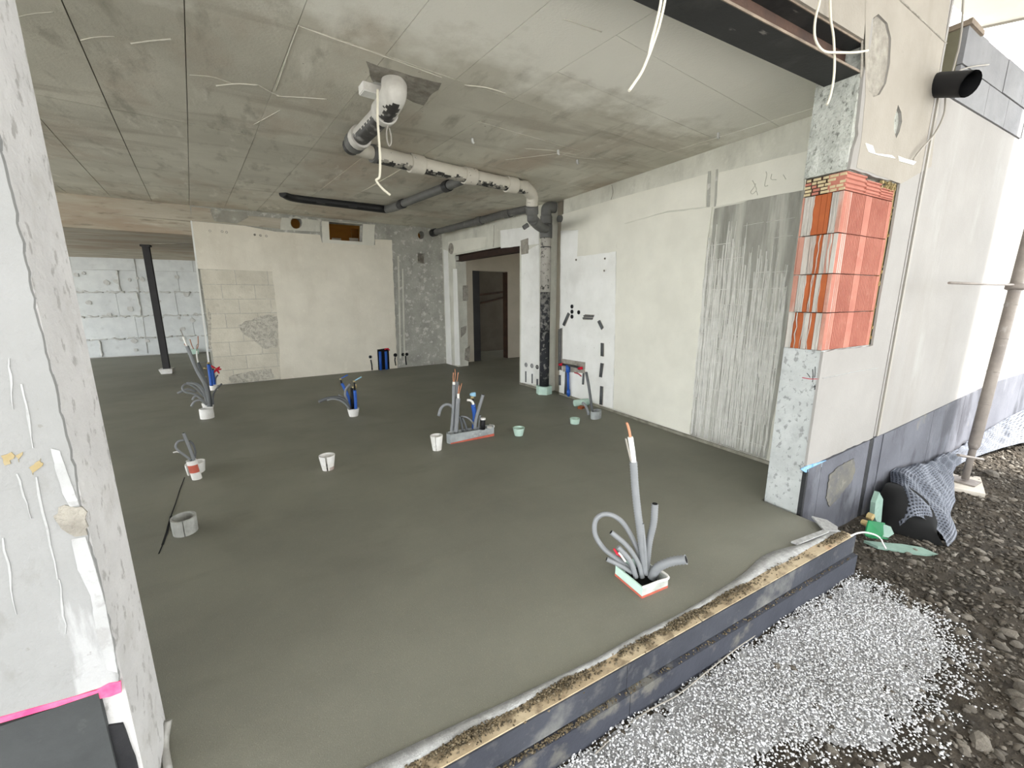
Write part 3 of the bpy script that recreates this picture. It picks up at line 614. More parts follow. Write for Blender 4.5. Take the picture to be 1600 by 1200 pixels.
for z in zr[1:4]:                            # squeezed adhesive in the level joints
    x = -5.5
    while x < -1:
        l = rr.uniform(.12, .4); n = max(3, int(l/.05)); mb.tube([Vector((x+l*i/n, 14.992, z+rr.uniform(-.02, .02))) for i in range(n+1)], [rr.uniform(.012, .032) for _ in range(n+1)], seg=6); x += l+rr.uniform(0, .12)
for x, za, zb in ((-3.53, 1.72, 2.27), (-4.16, .03, .48), (-3.2, 1.1, 1.7)): mb.tube([Vector((x+rr.uniform(-.02, .02), 14.99, za+(zb-za)*i/6)) for i in range(7)], [rr.uniform(.01, .03) for _ in range(7)], seg=6)
for k in range(34):                          # dabs
    x, z = rr.uniform(-4.8, -1.5), rr.uniform(.1, 2.4); r0 = rr.uniform(.03, .08); mb.prism([Vector((x+r0*math.cos(a)*rr.uniform(.7, 1.1), 14.975, z+r0*math.sin(a)*rr.uniform(.7, 1.1))) for a in [i*math.pi/4 for i in range(8)]], (0, .03, 0))
stuff(obj('adhesive_dabs', mb, 'mortar_grey', wf))
obj('groove_line', MB().tube([onpl(210, 405, (0, 14.99, 0), (0, 1, 0)), onpl(231, 552, (0, 14.99, 0), (0, 1, 0))], .008, seg=5), 'mortar_grey', wf)

# ---- room behind the back wall, seen through its openings
wo = obj('wall_rear', MB().prism([Vector((x, 12.4, z)) for x, z in ((-.85, -.2), (4.1, -.2), (4.1, 3.2), (-.85, 3.2))], (0, .1, 0),
    holes=[[onpl(*q, (0, 12.4, 0), (0, 1, 0)) for q in h] for h in ([(521, 350), (530, 350.5), (530, 355.5), (521, 355)], [(541, 352), (548.5, 352.5), (548.5, 356.5), (541, 356)])] + [[Vector((x, 12.4, z)) for x, z in ((-.75, .2), (3.6, .2), (3.6, 2.3), (-.75, 2.3))]]), 'ochre_board'); struct(wo)  # last wide hole is out of view, added to light this room
struct(obj('ceiling_rear', MB().box((-.9, 9.6, 3.04), (4, 12.45, 3.1)), 'ochre_board'))
obj('stud', MB().obox(onpl(554, 362, (0, 10.3, 0), (0, 1, 0)), (.07, 0, 0), (0, .04, 0), (0, 0, .3)), 'wood', wo)
for u in (526, 553): obj('batten', MB().obox(onpl(u, 376, (0, 9.9, 0), (0, 1, 0)), (.09, 0, 0), (0, .03, 0), (0, 0, .05)), 'plaster_room', wo)
struct(obj('wall_inner', MB().box((3.98, 9.75, -.2), (4.1, 15, 3.2)), 'plaster_room'))

# ---- corridor and dark room behind the opening
CP = Vector((5.05, 9.46, 0))
onk = lambda u, v: onpl(u, v, CP, BN)
kx = lambda x, z: CP + BD*((x-CP.x)/BD.x) + Z*z
dr_ = onk(793, 424); dl = onk(738, 424)
wc = obj('wall_corridor', MB().prism([kx(3.7, -.2), kx(dl.x, -.2), kx(dl.x, 2.17), kx(dr_.x, 2.17), kx(dr_.x, -.2), kx(8.6, -.2), kx(8.6, 3.2), kx(3.7, 3.2)], -BN*.2), 'plaster_room'); struct(wc)
obj('doorway_panel', MB().obox(kx(dl.x+.1, 1.08)-BN*.12, BD*.1, BN*.1, Z*1.08), 'post_steel', wc)  # near-black upright panel along the left edge of the doorway
obj('doorway_panel', MB().obox(kx(dr_.x-.006, 1.08)-BN*.1, BD*.006, BN*.1, Z*1.08), 'steel_rust', wc)
struct(obj('wall_dark_room', MB().box((4.1, 11.1, -.2), (8.6, 11.3, 3.2)), 'plaster_room_shaded'))
for a, b, c in (((740, 461), (765, 459), (790, 456)), ((740, 476), (768, 470), (790, 464))):
    f = lambda u, v: onpl(u, v, (0, 11.08, 0), (0, 1, 0))
    tag(obj('cable', MB().tube(smooth_path([f(*a), f(*b), f(*c)]), .03, seg=6), 'steel_rust', None, f(*b)), 'brown %s cable sagging across the dark room wall' % ('upper' if a[1] < 470 else 'lower'), 'cable')
struct(obj('wall_corridor_near', MB().box((3.98, 5.55, -.2), (8.6, 5.75, 3.2)), 'plaster_room'))
struct(obj('wall_corridor_end', MB().prism([Vector((8.5, y, z)) for y, z in ((5.5, -.2), (9.9, -.2), (9.9, 3.2), (5.5, 3.2))], (.15, 0, 0), holes=[[Vector((8.5, y, z)) for y, z in ((6.3, .9), (8.2, .9), (8.2, 2.2), (6.3, 2.2))]]), 'plaster_room'))

# ---- left side of the building (outside the frame): wide window openings
for k_, y_ in enumerate((1.5, 6.2, 11, 15.2)): struct(obj('wall_window_pier_%d' % (k_+1), MB().box((-8, y_-.15, -.2), (-7.8, y_+.15, 3.4)), 'plaster_grey'))

# ---- ceiling: slab with the imprint of the formwork panels
nx, ny = 17, 15; mb = MB(); vv = []
for j in range(ny+1):
    for i in range(nx+1):
        p = Vector((-8+16.8*i/nx, 1.45+14*j/ny, 0)); vv.append((p.x, p.y, zc(p)+.024))
mb.add(vv, [(j*(nx+1)+i, (j+1)*(nx+1)+i, (j+1)*(nx+1)+i+1, j*(nx+1)+i+1) for j in range(ny) for i in range(nx)])
mb.box((-8.1, 1.5, 3.33), (4.4, 15.5, 3.6)).box((4.4, 2.4, 3.14), (8.8, 15.5, 3.24))
ce = obj('ceiling', mb, 'raw_concrete'); struct(ce)
def clip(poly, n, d):
    out = []
    for a, b in zip(poly, poly[1:]+poly[:1]):
        da, db = a.dot(n)-d, b.dot(n)-d
        if da >= 0: out.append(a)
        if (da >= 0) != (db >= 0): out.append(a+(b-a)*(da/(da-db)))
    return out
rr = random.Random(2)
def panel(x0, x1, y0, y1):
    g = .0032 if x1 < .2 else .0016; p = [AX*x+AY*y for x, y in ((x0+g, y0+g), (x1-g, y0+g), (x1-g, y1-g), (x0+g, y1-g))]
    for n, d in ((Vector((0, 1, 0)), 1.64), (Vector((-1, 0, 0)), -3.93)): p = clip(p, n, d) if len(p) > 2 else p
    p = clip(p, BN, BP.dot(BN)-.05) if len(p) > 2 else p
    if len(p) < 3: return
    e = rr.uniform(0, .003)
    obj('formwork_panel', MB().prism([q+Z*(zc(q)-e) for q in p], (0, 0, .03)), 'ceiling', ce)
nc_ = Z*-1
def onc2(u, v): return onc(u, v, .003)
for q, wd in ((((30, 26), (55, 21), (84, 19)), .004), (((126, 63), (150, 58), (180, 57)), .006), (((205, 68), (235, 64), (268, 61)), .009), (((296, 117), (330, 120), (362, 130)), .005), (((338, 134), (370, 131), (404, 133)), .009), (((405, 134), (425, 145), (450, 155)), .006), (((466, 40), (450, 85), (431, 140)), .006), (((468, 41), (520, 60), (600, 88), (690, 121)), .006), (((432, 150), (470, 152), (512, 155)), .008), (((396, 195), (420, 182), (438, 172)), .005), (((726, 133), (760, 137), (790, 146)), .007), (((880, 30), (905, 38), (940, 50)), .004), (((820, 232), (860, 235), (900, 242)), .005), (((790, 250), (830, 245), (868, 240)), .004), (((868, 240), (900, 246), (930, 248)), .005)):
    obj('mortar_ridge', MB().tube(smooth_path([onc2(*k) for k in q], 5), [wd*.5*(.6+.8*abs(math.sin(i*1.7+q[0][0]))) for i in range(5*len(q)-4)], seg=5), 'mortar_ridge', ce)
xs_ = [-.33+.476*k for k in range(-15, 6)]; yr = [.78, 2.72, 4.66, 6.6, 8.54, 10.5]
for a, b in zip(xs_, xs_[1:]):
    for c, d in zip(yr, yr[1:]): panel(a, b, c, d)
yy_ = [.35+.476*k for k in range(0, 20)]
for c, d in zip(yy_, yy_[1:]):
    o_ = .97 if int(round(c/.476)) % 2 else 0
    for a in (xs_[-1], xs_[-1]+1.94): panel(a, a+1.94, c, d)

# ================================================================== THINGS
# ---- edge of the floor slab: board, ledge, timber top, fleece
ed_ = obj('trim_1', MB().box((-3, 1.11, -.6), (3.17, 1.42, -.03)), 'raw_concrete'); struct(ed_)
for a, b in ((-3, -.95), (-.95, 1.16), (1.16, 3.18)):
    obj('edge_board', MB().box((a+.001, 1.078, -.118), (b-.002, 1.11, .002)), 'edge_board', ed_)
    obj('ledge_board', MB().hexa([(a+.002, 1.055, -.5), (b-.002, 1.055, -.5), (b-.002, 1.11, -.5), (a+.002, 1.11, -.5), (a+.002, 1.052, -.126), (b-.002, 1.052, -.126), (b-.002, 1.11, -.12), (a+.002, 1.11, -.12)]), 'ledge_board', ed_)
rr = random.Random(21)
for a, b in ((-3, -.4), (-.4, 1.65), (1.65, 3.16)):
    o = [Vector((a+.004, 1.084, .008)), Vector((b-.004, 1.084, .008)), Vector((b-.004, 1.15, .008)), Vector((a+.004, 1.15, .008))]
    obj('edge_timber', MB().prism(rough_loop(o, .06, .004, 9), (0, 0, -.05)), 'edge_timber', ed_)
# fleece strip: follows the ragged edge of the screed
c0 = [(-1.2, 1.2), (-.49, 1.2)] + front[1:]; top = [Vector((x, y+.012, .012+.004*math.sin(x*9))) for x, y in c0]
bw = lambda x: 1.143 if x < 1.9 else 1.146
mb = MB(); P = smooth_path(top, 6); vs_ = []
for p in P:
    x = p.x; yf = bw(x)-.004*math.sin(x*13); yb = max(p.y, yf+.03)
    bulge = .008*max(0, 1-abs(x-2.5)/.5)
    vs_ += [(x, yf, -.02), (x, yf, .014+bulge*.3), (x, (yf+yb)/2, .015+bulge+.002*math.sin(x*31)), (x, yb, .006+bulge*.3), (x, yb, -.02)]
n = len(P); mb.add(vs_, [(i*5+j, (i+1)*5+j, (i+1)*5+j+1, i*5+j+1) for i in range(n-1) for j in range(4)], smooth=True)
tag(obj('fleece_strip', mb, 'fleece', None, (1, 1.17, 0)), 'grey fleece edge strip running between fresh screed and timber edge', 'fleece strip')
o = [onz(1268, 806, .03), onz(1292, 812, .03), onz(1309, 823, .03), onz(1309, 829, .03), onz(1288, 828, .03)]
mb = MB().prism(o, (0, 0, -.012)); mb.prism([onz(1236, 846, .02), onz(1290, 826, .03), onz(1296, 830, .03), onz(1246, 850, .02)], (0, 0, -.01))
tag(obj('fleece_scrap', mb, 'fleece', None, o[4]-Z*.03), 'folded grey fleece scrap at the corner under the brick pier', 'fleece scrap')

def chips(n, place, size, flat=.7, seed=1):
    """many small angular stones as one vertex cloud: octahedra with jitter"""
    g = np.random.default_rng(seed); c = np.array(place, float); n = len(c)
    base = np.array([(1, 0, 0), (0, 1, 0), (-1, 0, 0), (0, -1, 0), (0, 0, 1), (0, 0, -1)], float)
    s_ = np.asarray(size) if np.ndim(size) else np.full(n, size)
    v = base[None]*g.uniform(.55, 1.25, (n, 6, 1)); v += g.normal(0, .14, v.shape)
    a = g.uniform(0, 2*np.pi, n); ca, sa = np.cos(a), np.sin(a); b = g.uniform(-.7, .7, n); cb, sb = np.cos(b), np.sin(b)
    v[:, :, 0] *= 1.25; v[:, :, 2] *= flat
    x, y, z = v[..., 0], v[..., 1], v[..., 2]
    x, z = x*cb[:, None]-z*sb[:, None], x*sb[:, None]+z*cb[:, None]
    x, y = x*ca[:, None]-y*sa[:, None], x*sa[:, None]+y*ca[:, None]
    v = np.stack([x, y, z], -1)*s_[:, None, None] + c[:, None, :]
    f = np.array([(0, 1, 4), (1, 2, 4), (2, 3, 4), (3, 0, 4), (1, 0, 5), (2, 1, 5), (3, 2, 5), (0, 3, 5)])
    F = (f[None]+np.arange(n)[:, None, None]*6).reshape(-1, 3)
    return v.reshape(-1, 3), F
def mesh_np(name, V, F, m, parent=None):
    me = bpy.data.meshes.new(name); nv, nf = len(V), len(F); k = F.shape[1]
    me.vertices.add(nv); me.vertices.foreach_set('co', V.astype(np.float32).ravel())
    me.loops.add(nf*k); me.loops.foreach_set('vertex_index', F.astype(np.int32).ravel())
    me.polygons.add(nf); me.polygons.foreach_set('loop_start', np.arange(0, nf*k, k, dtype=np.int32)); me.polygons.foreach_set('loop_total', np.full(nf, k, dtype=np.int32))
    me.update(calc_edges=True); me.validate(); me.materials.append(MATS[m]); return link(name, me, parent)

# dirt lying on the timber top and on the ledge
g = np.random.default_rng(4); pl_ = []
for cx, sp, n in ((-.6, .3, 200), (.05, .2, 120), (.45, .09, 600), (.84, .1, 520), (1.25, .09, 200), (1.58, .1, 480), (1.95, .12, 420), (2.4, .2, 90), (3.02, .09, 400)):
    x = g.normal(cx, sp, n); y = 1.146-np.abs(g.normal(0, .022, n)); hgt = .012*np.exp(-((x-cx)/sp)**2)*g.uniform(.2, 1, n)
    pl_.append(np.stack([x, y, .01+hgt], -1))
pl_ = np.concatenate(pl_); pl_ = pl_[pl_[:, 0] < 3.15]
V, F = chips(0, pl_, g.uniform(.002, .007, len(pl_)), .8, 2); stuff(mesh_np('dirt_crumbs', V, F, 'dirt', ed_))
x = np.concatenate([g.uniform(-1, 3.1, 500), g.normal(.8, .12, 300), g.normal(.25, .25, 300)]); V, F = chips(0, np.stack([x, g.uniform(1.055, 1.076, len(x)), np.full(len(x), -.122)], -1), g.uniform(.002, .006, len(x)), .8, 3)
stuff(mesh_np('ledge_sand', V, F, 'dirt', ed_))

# ---- ground outside
def ground_z(x, y):
    x = np.asarray(x, float); y = np.asarray(y, float)
    b = -.262 + .17*np.clip((x-4.6)/4, 0, 1) + .03*np.sin(x*1.9+.4)*np.sin(y*2.3+1) * np.clip((x-3.2)/1, 0, 1)
    return b + .012*np.sin(x*7.1+y*3)*np.sin(y*6.3-x*2) + .006*np.sin(x*17+1)*np.sin(y*19)
def gz(x, y): return float(ground_z(x, y))
xs2 = np.arange(-2, 12.01, .05); ys2 = np.arange(-1.6, 1.46, .05); X, Y = np.meshgrid(xs2, ys2)
V = np.stack([X, Y, ground_z(X, Y)], -1).reshape(-1, 3); nx_ = len(xs2)
I, J = np.meshgrid(np.arange(len(ys2)-1), np.arange(nx_-1), indexing='ij'); q = (I*nx_+J).ravel()
F = np.stack([q, q+1, q+nx_+1, q+nx_], -1)
gr = mesh_np('ground', V, F, 'soil'); struct(gr)
obj('far_ground', MB().hexa([(-60, -60, -.45), (60, -60, -.45), (60, 60, -.45), (-60, 60, -.45), (-60, -60, -.32), (60, -60, -.32), (60, 60, -.32), (-60, 60, -.32)]), 'far_soil', gr)
gp = [onz(*p, -.26) for p in ((1322, 893), (1352, 902), (1384, 925), (1420, 941), (1455, 946), (1470, 965), (1490, 985), (1504, 1008), (1508, 1050), (1500, 1078), (1470, 1100), (1455, 1128), (1440, 1150), (1424, 1172), (1400, 1184), (1330, 1170), (1250, 1180), (1180, 1230), (1050, 1300))]
poly = [(p.x, p.y) for p in gp] + [(-1.9, .25), (-1.9, 1.06), (3.2, 1.06)]
def inside(px, py):
    r = np.zeros(len(px), bool); n = len(poly)
    for i in range(n):
        x1, y1 = poly[i]; x2, y2 = poly[i-1]
        c = (y1 > py) != (y2 > py); r ^= c & (px < (x2-x1)*(py-y1)/(y2-y1+1e-12)+x1)
    return r
g = np.random.default_rng(9); N_ = 120000
x = g.uniform(-1.9, 4, N_); y = g.uniform(-.2, 1.06, N_)
jx, jy = x+g.normal(0, .05, N_)+.04*np.sin(y*23+x*9), y+g.normal(0, .05, N_)+.03*np.sin(x*27)
k = inside(jx, jy); dk = .5+.5*np.sin(x*5.1+1)*np.sin(y*6.7+x*3); k &= g.random(N_) < .55+.5*dk
x, y = x[k], y[k]; z = ground_z(x, y)+.004+g.uniform(0, .012, len(x)); near = (x > -.3)
gx, gy = np.meshgrid(np.arange(-1.9, 3.6, .02), np.arange(-.2, 1.07, .02)); ok = inside((gx+.06+g.normal(0, .02, gx.shape)).ravel(), (gy-.05*(gy < .7)+g.normal(0, .02, gx.shape)).ravel()).reshape(gx.shape)
nc = gx.shape[1]; I, J = np.meshgrid(np.arange(gx.shape[0]-1), np.arange(nc-1), indexing='ij'); q = (I*nc+J)[ok[:-1, :-1] & ok[1:, 1:] & ok[1:, :-1] & ok[:-1, 1:]].ravel()
gzz = ground_z(gx, gy)+.005+g.uniform(-.003, .003, gx.shape); edge_ = ~ok; gzz[edge_] -= .01
stuff(mesh_np('gravel_bed', np.stack([gx, gy, gzz], -1).reshape(-1, 3), np.stack([q, q+1, q+nc+1, q+nc], -1), 'gravel_bed', gr))
V, F = chips(0, np.stack([x, y, z], -1), g.uniform(.003, .0068, len(x)), .8, 5); stuff(mesh_np('white_gravel', V, F, 'gravel_chip', gr))
N2 = 26000; x = 1+g.random(N2)*8; y = g.uniform(-.9, 1.38, N2); k = ~inside(x+g.normal(0, .06, N2), y+g.normal(0, .06, N2)) | (g.random(N2) < .03); k &= ~((x < 3.25) & (y > 1.03)); x, y = x[k], y[k]
V, F = chips(0, np.stack([x, y, ground_z(x, y)+.003], -1), g.gamma(1.6, .0042, len(x))+.003, .65, 6); stuff(mesh_np('loose_rubble', V, F, 'stone_bits', gr))
variants = []
for i in range(8):                           # single stones
    r_ = random.Random(i+40); mb = MB(); vs_ = []; lat, lon = 4, 7
    for a in range(1, lat):
        for b in range(lon):
            th, ph = math.pi*a/lat, 2*math.pi*(b+.5*(a % 2))/lon; q = r_.uniform(.78, 1.12); vs_.append((q*math.sin(th)*math.cos(ph), q*.78*math.sin(th)*math.sin(ph), q*.58*math.cos(th)))
    vs_ += [(0, 0, .56), (0, 0, -.56)]; nt = (lat-1)*lon; fs_ = []
    for a in range(lat-2):
        for b in range(lon): fs_.append((a*lon+b, (a+1)*lon+b, (a+1)*lon+(b+1) % lon, a*lon+(b+1) % lon))
    for b in range(lon): fs_.append((nt, b, (b+1) % lon)); fs_.append((nt+1, (lat-2)*lon+(b+1) % lon, (lat-2)*lon+b))
    me = bpy.data.meshes.new('stone'); me.from_pydata(vs_, [], fs_); me.materials.append(MATS['stone']); me.update(); variants.append(me)
r_ = random.Random(12)
def stone(x, y, s_, z=0):
    o = link('stone', variants[r_.randrange(8)], gr); o.scale = (s_, s_, s_*r_.uniform(.7, 1)); o.rotation_euler = (r_.uniform(-.3, .3), r_.uniform(-.3, .3), r_.uniform(0, 6.3)); o.location = (x, y, gz(x, y)+s_*.15+z)
for u, v, s_ in ((1340, 967, .022), (1393, 1083, .02), (1440, 1080, .024), (1340, 1128, .02), (1500, 990, .05), (1468, 967, .035), (1385, 908, .03), (1400, 867, .03), (1447, 832, .04), (1430, 760, .07), (1455, 805, .06), (1450, 775, .05), (1462, 782, .05), (1530, 866, .055), (1560, 895, .04), (1512, 840, .04), (1575, 990, .06), (1565, 1010, .05), (1590, 860, .05), (1548, 745, .09), (1490, 805, .05), (1267, 1185, .03), (1300, 1175, .04), (1240, 1043, .03), (1213, 1040, .03), (945, 1160, .03)):
    p = onz(u, v, -.26)
    if u > 1440 and v < 840: p = onz(u, v, -.2)
    stone(p.x, p.y, s_*.8)
cnt = 0
while cnt < 230:
    u, v = r_.uniform(1330, 1640), r_.uniform(690, 1200); p = onz(u, v, -.24)
    if not (1.5 < p.x < 9 and -.6 < p.y < 1.3) or inside(np.array([p.x]), np.array([p.y]))[0]: continue
    if p.y > 1.05 and p.x < 6: continue
    stone(p.x, p.y, min(.05, r_.gammavariate(2, .006)+.008)); cnt += 1
# black cable lying in the gravel
p = [onz(u, v, -.245) for u, v in ((1182, 975), (1180, 992), (1155, 1010), (1110, 1045), (1060, 1085), (1010, 1112), (960, 1150), (930, 1178))]
tag(obj('wire', MB().tube(smooth_path(p, 5), .0035, seg=6), 'cable_grey', None, p[3]), 'thin grey wire lying on the white gravel along the slab edge', 'wire')

# ---- steel beams
def ibeam(c, ax, up, l, h, b, tf, tw, parent, mw, mf, me_):
    n = ax.cross(up).normalized(); c = Vector(c)
    obj('web', MB().obox(c, ax*l/2, n*tw/2, up*(h/2-tf)), mw, parent)
    for s_, nm in ((-1, 'lower_flange'), (1, 'upper_flange')):
        obj(nm, MB().obox(c+up*s_*(h/2-tf/2), ax*l/2, n*(b/2-.004), up*tf/2), mf, parent)
        obj('flange_edge', MB().obox(c+up*s_*(h/2-tf/2)-n*(b/2-.002)*(1 if n.y > 0 else -1), ax*l/2, n*.003, up*tf/2), me_, parent)
bm = thing('steel_beam', 'long dark steel beam with rusty web above the wide front opening', 'beam', (1.3, 1.525, 2.82))
ibeam((1.3, 1.525, 2.9), Vector((1, 0, 0)), Z, 3.7, .155, .195, .012, .012, bm, 'steel_rust', 'steel_dark', 'steel_edge')
a, b = dpt(8.86, 2.375)-DN*.09, dpt(6.40, 2.375)-DN*.09
bm = thing('lintel_beam', 'rusty brown steel lintel over the inner doorway', 'beam', (a+b)/2)
ibeam((a+b)/2, (b-a).normalized(), Z, (b-a).length, .13, .15, .014, .014, bm, 'steel_rust_shaded', 'steel_rust_shaded', 'steel_rust_shaded')

# ---- steel post
pb = onz(262, 583); po = thing('steel_post', 'slender dark steel post with pale foot standing near the far white wall', 'post', pb)
mb = MB(); t_ = .055
mb.box((pb.x-t_, pb.y-t_, .05), (pb.x+t_, pb.y-t_+.012, 2.55)).box((pb.x-t_, pb.y+t_-.012, .05), (pb.x+t_, pb.y+t_, 2.55)).box((pb.x-.006, pb.y-t_+.01, .05), (pb.x+.006, pb.y+t_-.01, 2.55))
mb.box((pb.x-t_+.003, pb.y-t_-.004, .05), (pb.x-t_+.018, pb.y-t_, 2.3)); obj('shaft', mb, 'post_steel', po)
obj('head_plate', MB().box((pb.x-.08, pb.y-.08, 2.55), (pb.x+.08, pb.y+.08, 2.586)), 'post_steel', po)
obj('foot', MB().hexa([(pb.x-.09, pb.y-.1, 0), (pb.x+.09, pb.y-.1, 0), (pb.x+.09, pb.y+.1, 0), (pb.x-.09, pb.y+.1, 0), (pb.x-.12, pb.y-.12, .1), (pb.x+.11, pb.y-.12, .1), (pb.x+.11, pb.y+.1, .1), (pb.x-.12, pb.y+.1, .1)]), 'box_white', po)

# ---- drain pipes under the ceiling
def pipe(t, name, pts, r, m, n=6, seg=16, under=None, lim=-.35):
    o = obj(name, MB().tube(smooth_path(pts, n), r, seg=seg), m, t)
    if under:                                # downward faces take the second material, with a ragged border
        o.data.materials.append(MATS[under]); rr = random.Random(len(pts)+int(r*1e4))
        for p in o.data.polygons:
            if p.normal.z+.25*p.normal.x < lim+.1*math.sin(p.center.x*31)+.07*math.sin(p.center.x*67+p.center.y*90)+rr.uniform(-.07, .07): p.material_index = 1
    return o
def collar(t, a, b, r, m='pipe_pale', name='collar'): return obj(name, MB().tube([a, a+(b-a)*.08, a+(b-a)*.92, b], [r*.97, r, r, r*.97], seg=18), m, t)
dz = .085
A0 = onc(616, 131, .02); A1 = onc(614, 150, .1); A2 = onc(600, 176, .12); A3 = onc(560, 217, .11); A4 = onc(545, 236, .12)
dt_ = thing('drain_pipe', 'pale speckled drain pipe hanging under the ceiling from the patched hole to the corner', 'pipe', A2)
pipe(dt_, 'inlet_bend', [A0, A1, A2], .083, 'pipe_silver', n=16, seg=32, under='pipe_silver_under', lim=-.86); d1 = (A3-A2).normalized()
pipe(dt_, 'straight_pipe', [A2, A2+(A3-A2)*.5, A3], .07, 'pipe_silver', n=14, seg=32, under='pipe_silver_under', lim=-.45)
collar(dt_, A2-d1*.05, A2+d1*.02, .09, 'pipe_silver'); collar(dt_, A3-d1*.09, A3+d1*.01, .088, 'pipe_silver'); collar(dt_, A3+d1*.02, A3+d1*.14, .085, 'pipe_grey')
collar(dt_, A3+d1*.15, A3+d1*.24, .072, 'pipe_black', 'end_cap')
B0 = onc(560, 232, .1); B1 = onc(582, 240, dz); B2 = onc(644, 255, dz); B3 = onc(728, 274, dz); B4 = onc(794, 288, dz); B5 = onc(820, 293, dz)
pipe(dt_, 'elbow', [A3+d1*.13, (A3+d1*.2+B0)/2, B1], .06, 'pipe_pale')
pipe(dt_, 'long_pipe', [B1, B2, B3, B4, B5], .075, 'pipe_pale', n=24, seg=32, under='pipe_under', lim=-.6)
for p, q in ((B2, B3), (B3, B4), (B4, B5)):
    d_ = (q-p).normalized(); collar(dt_, p-d_*.03, p+d_*.12, .092)
d_ = (B2-B1).normalized(); collar(dt_, B1-d_*.01, B1+d_*.03, .08, 'pipe_grey')
yv = lambda u, v, y: onpl(u, v, (0, y, 0), (0, 1, 0))
E1 = yv(831, 305, B5.y+.1); E2 = yv(831, 322, B5.y+.14); E3 = yv(832, 345, B5.y+.2)
pipe(dt_, 'elbow', [B5-(B5-B4).normalized()*.03, B5, E1, E2], .076, 'pipe_pale')
pipe(dt_, 'drop_pipe', [E1*.4+E2*.6, E2, E3], .07, 'pipe_grey'); collar(dt_, E2, E2+(E3-E2)*.55, .082, 'pipe_grey')
VT = Vector((3.7, 5.58, 0)); VJ = VT+Z*2.56
pipe(dt_, 'branch', [E3+Z*.02, (E3+VJ)/2-Z*.02, VJ], .07, 'pipe_grey')
collar(dt_, E3-Vector((.05, -.03, .0))-Z*.05, E3-Vector((.11, -.05, 0))-Z*.09, .03, 'pipe_grey', 'torn_stub')
dn = thing('downpipe', 'vertical drain pipe, speckled above and black below, beside the inner doorway', 'pipe', VT)
obj('lower_pipe', MB().tube([VT+Z*.1, VT+Z*.5, VT+Z*1.0], .078, seg=20), 'pipe_speckled', dn)
obj('middle_pipe', MB().tube([VT+Z*1.0, VT+Z*1.3, VT+Z*1.62], .0785, seg=20), 'pipe_mid', dn)
obj('upper_pipe', MB().tube([VT+Z*1.62, VT+Z*2.2, VT+Z*2.7], .079, seg=20), 'pipe_speckled_pale', dn)
collar(dn, VT+Z*2.28, VT+Z*2.295, .082, 'pipe_black'); collar(dn, VT+Z*2.42, VT+Z*2.62, .095, 'pipe_grey'); collar(dn, VT+Z*2.62, VT+Z*2.74, .09, 'pipe_grey')
pipe(dn, 'top_bend', [VT+Z*2.7, VT+Z*2.82, VT+Vector((.03, -.01, 2.86)), VT+Vector((.14, -.03, 2.865))], .08, 'pipe_grey')
o = [VT+Vector((.13*math.cos(a), .13*math.sin(a), 0)) for a in [k*math.pi/3+.3 for k in range(6)]]
tag(obj('foam_collar', MB().prism([p+Z*.13 for p in o], (0, 0, -.13), holes=[[VT+Vector((.08*math.cos(k*.7854), .08*math.sin(k*.7854), .13)) for k in range(8)]]), 'mint_foam', None, VT), 'mint green foam collar around the foot of the vertical drain pipe', 'foam collar')
# the dark branch that comes out of the ceiling slot
C0, C1, C2, C3, C4, C5 = onc(441, 301, .0), onc(462, 309, .03), onc(603, 327, .05), onc(625, 320, .075), onc(694, 293, .075), onc(724, 280, .08)
db = thing('branch_pipe', 'dark drain pipe branching off and ending in a black slot in the ceiling', 'pipe', C2)
pipe(db, 'slot_pipe', [C0, C1, (C1+C2)/2, C2], .062, 'pipe_black'); pipe(db, 'elbow', [C2-(C2-C1)*.02, C2, (C2+C3)/2+Vector((.03, 0, 0)), C3], .06, 'pipe_grey')
pipe(db, 'branch', [C3, (C3+C4)/2, C4, C5], .052, 'pipe_grey')
for p, q in ((C3, C4), (C4, C5)):
    d_ = (q-p).normalized(); collar(db, p+d_*.02, p+d_*.14, .066, 'pipe_black')
for t in (.25, .6):
    p = C1+(C2-C1)*t; mb = MB().obox(p-Z*.03, (.06, 0, 0), (0, .07, 0), (0, 0, .015)); obj('clamp', mb, 'pipe_black', db)
# pipe along the top of the door wall
o = [C0+(C1-C0)*-.6, C0, C1, C1*.8+C2*.2]
D0, D1, D2, D3 = yv(676, 364, 9.1), yv(747, 345.6, 7.5), yv(790, 333.5, 6.62), yv(826, 326, 6.02)
ds = thing('wall_pipe', 'straight dark drain pipe along the top of the wall over the doorway', 'pipe', D1)
pipe(ds, 'straight_pipe', [D0, D1, D2, D3], .062, 'pipe_grey')
for p, q in ((D0, D1), (D1, D2), (D2, D3)):
    d_ = (q-p).normalized(); collar(ds, p-d_*.02, p+d_*.14, .078, 'pipe_black' if p is D0 else 'pipe_grey')
stub = onr(877, 342); tag(obj('pipe_stub', MB().tube([stub+Vector((-.05, 0, 0)), stub+Vector((.06, 0, 0))], .05, seg=12), 'pipe_grey', None, stub), 'short round grey pipe stub in the corner wall just below the ceiling', 'pipe stub')
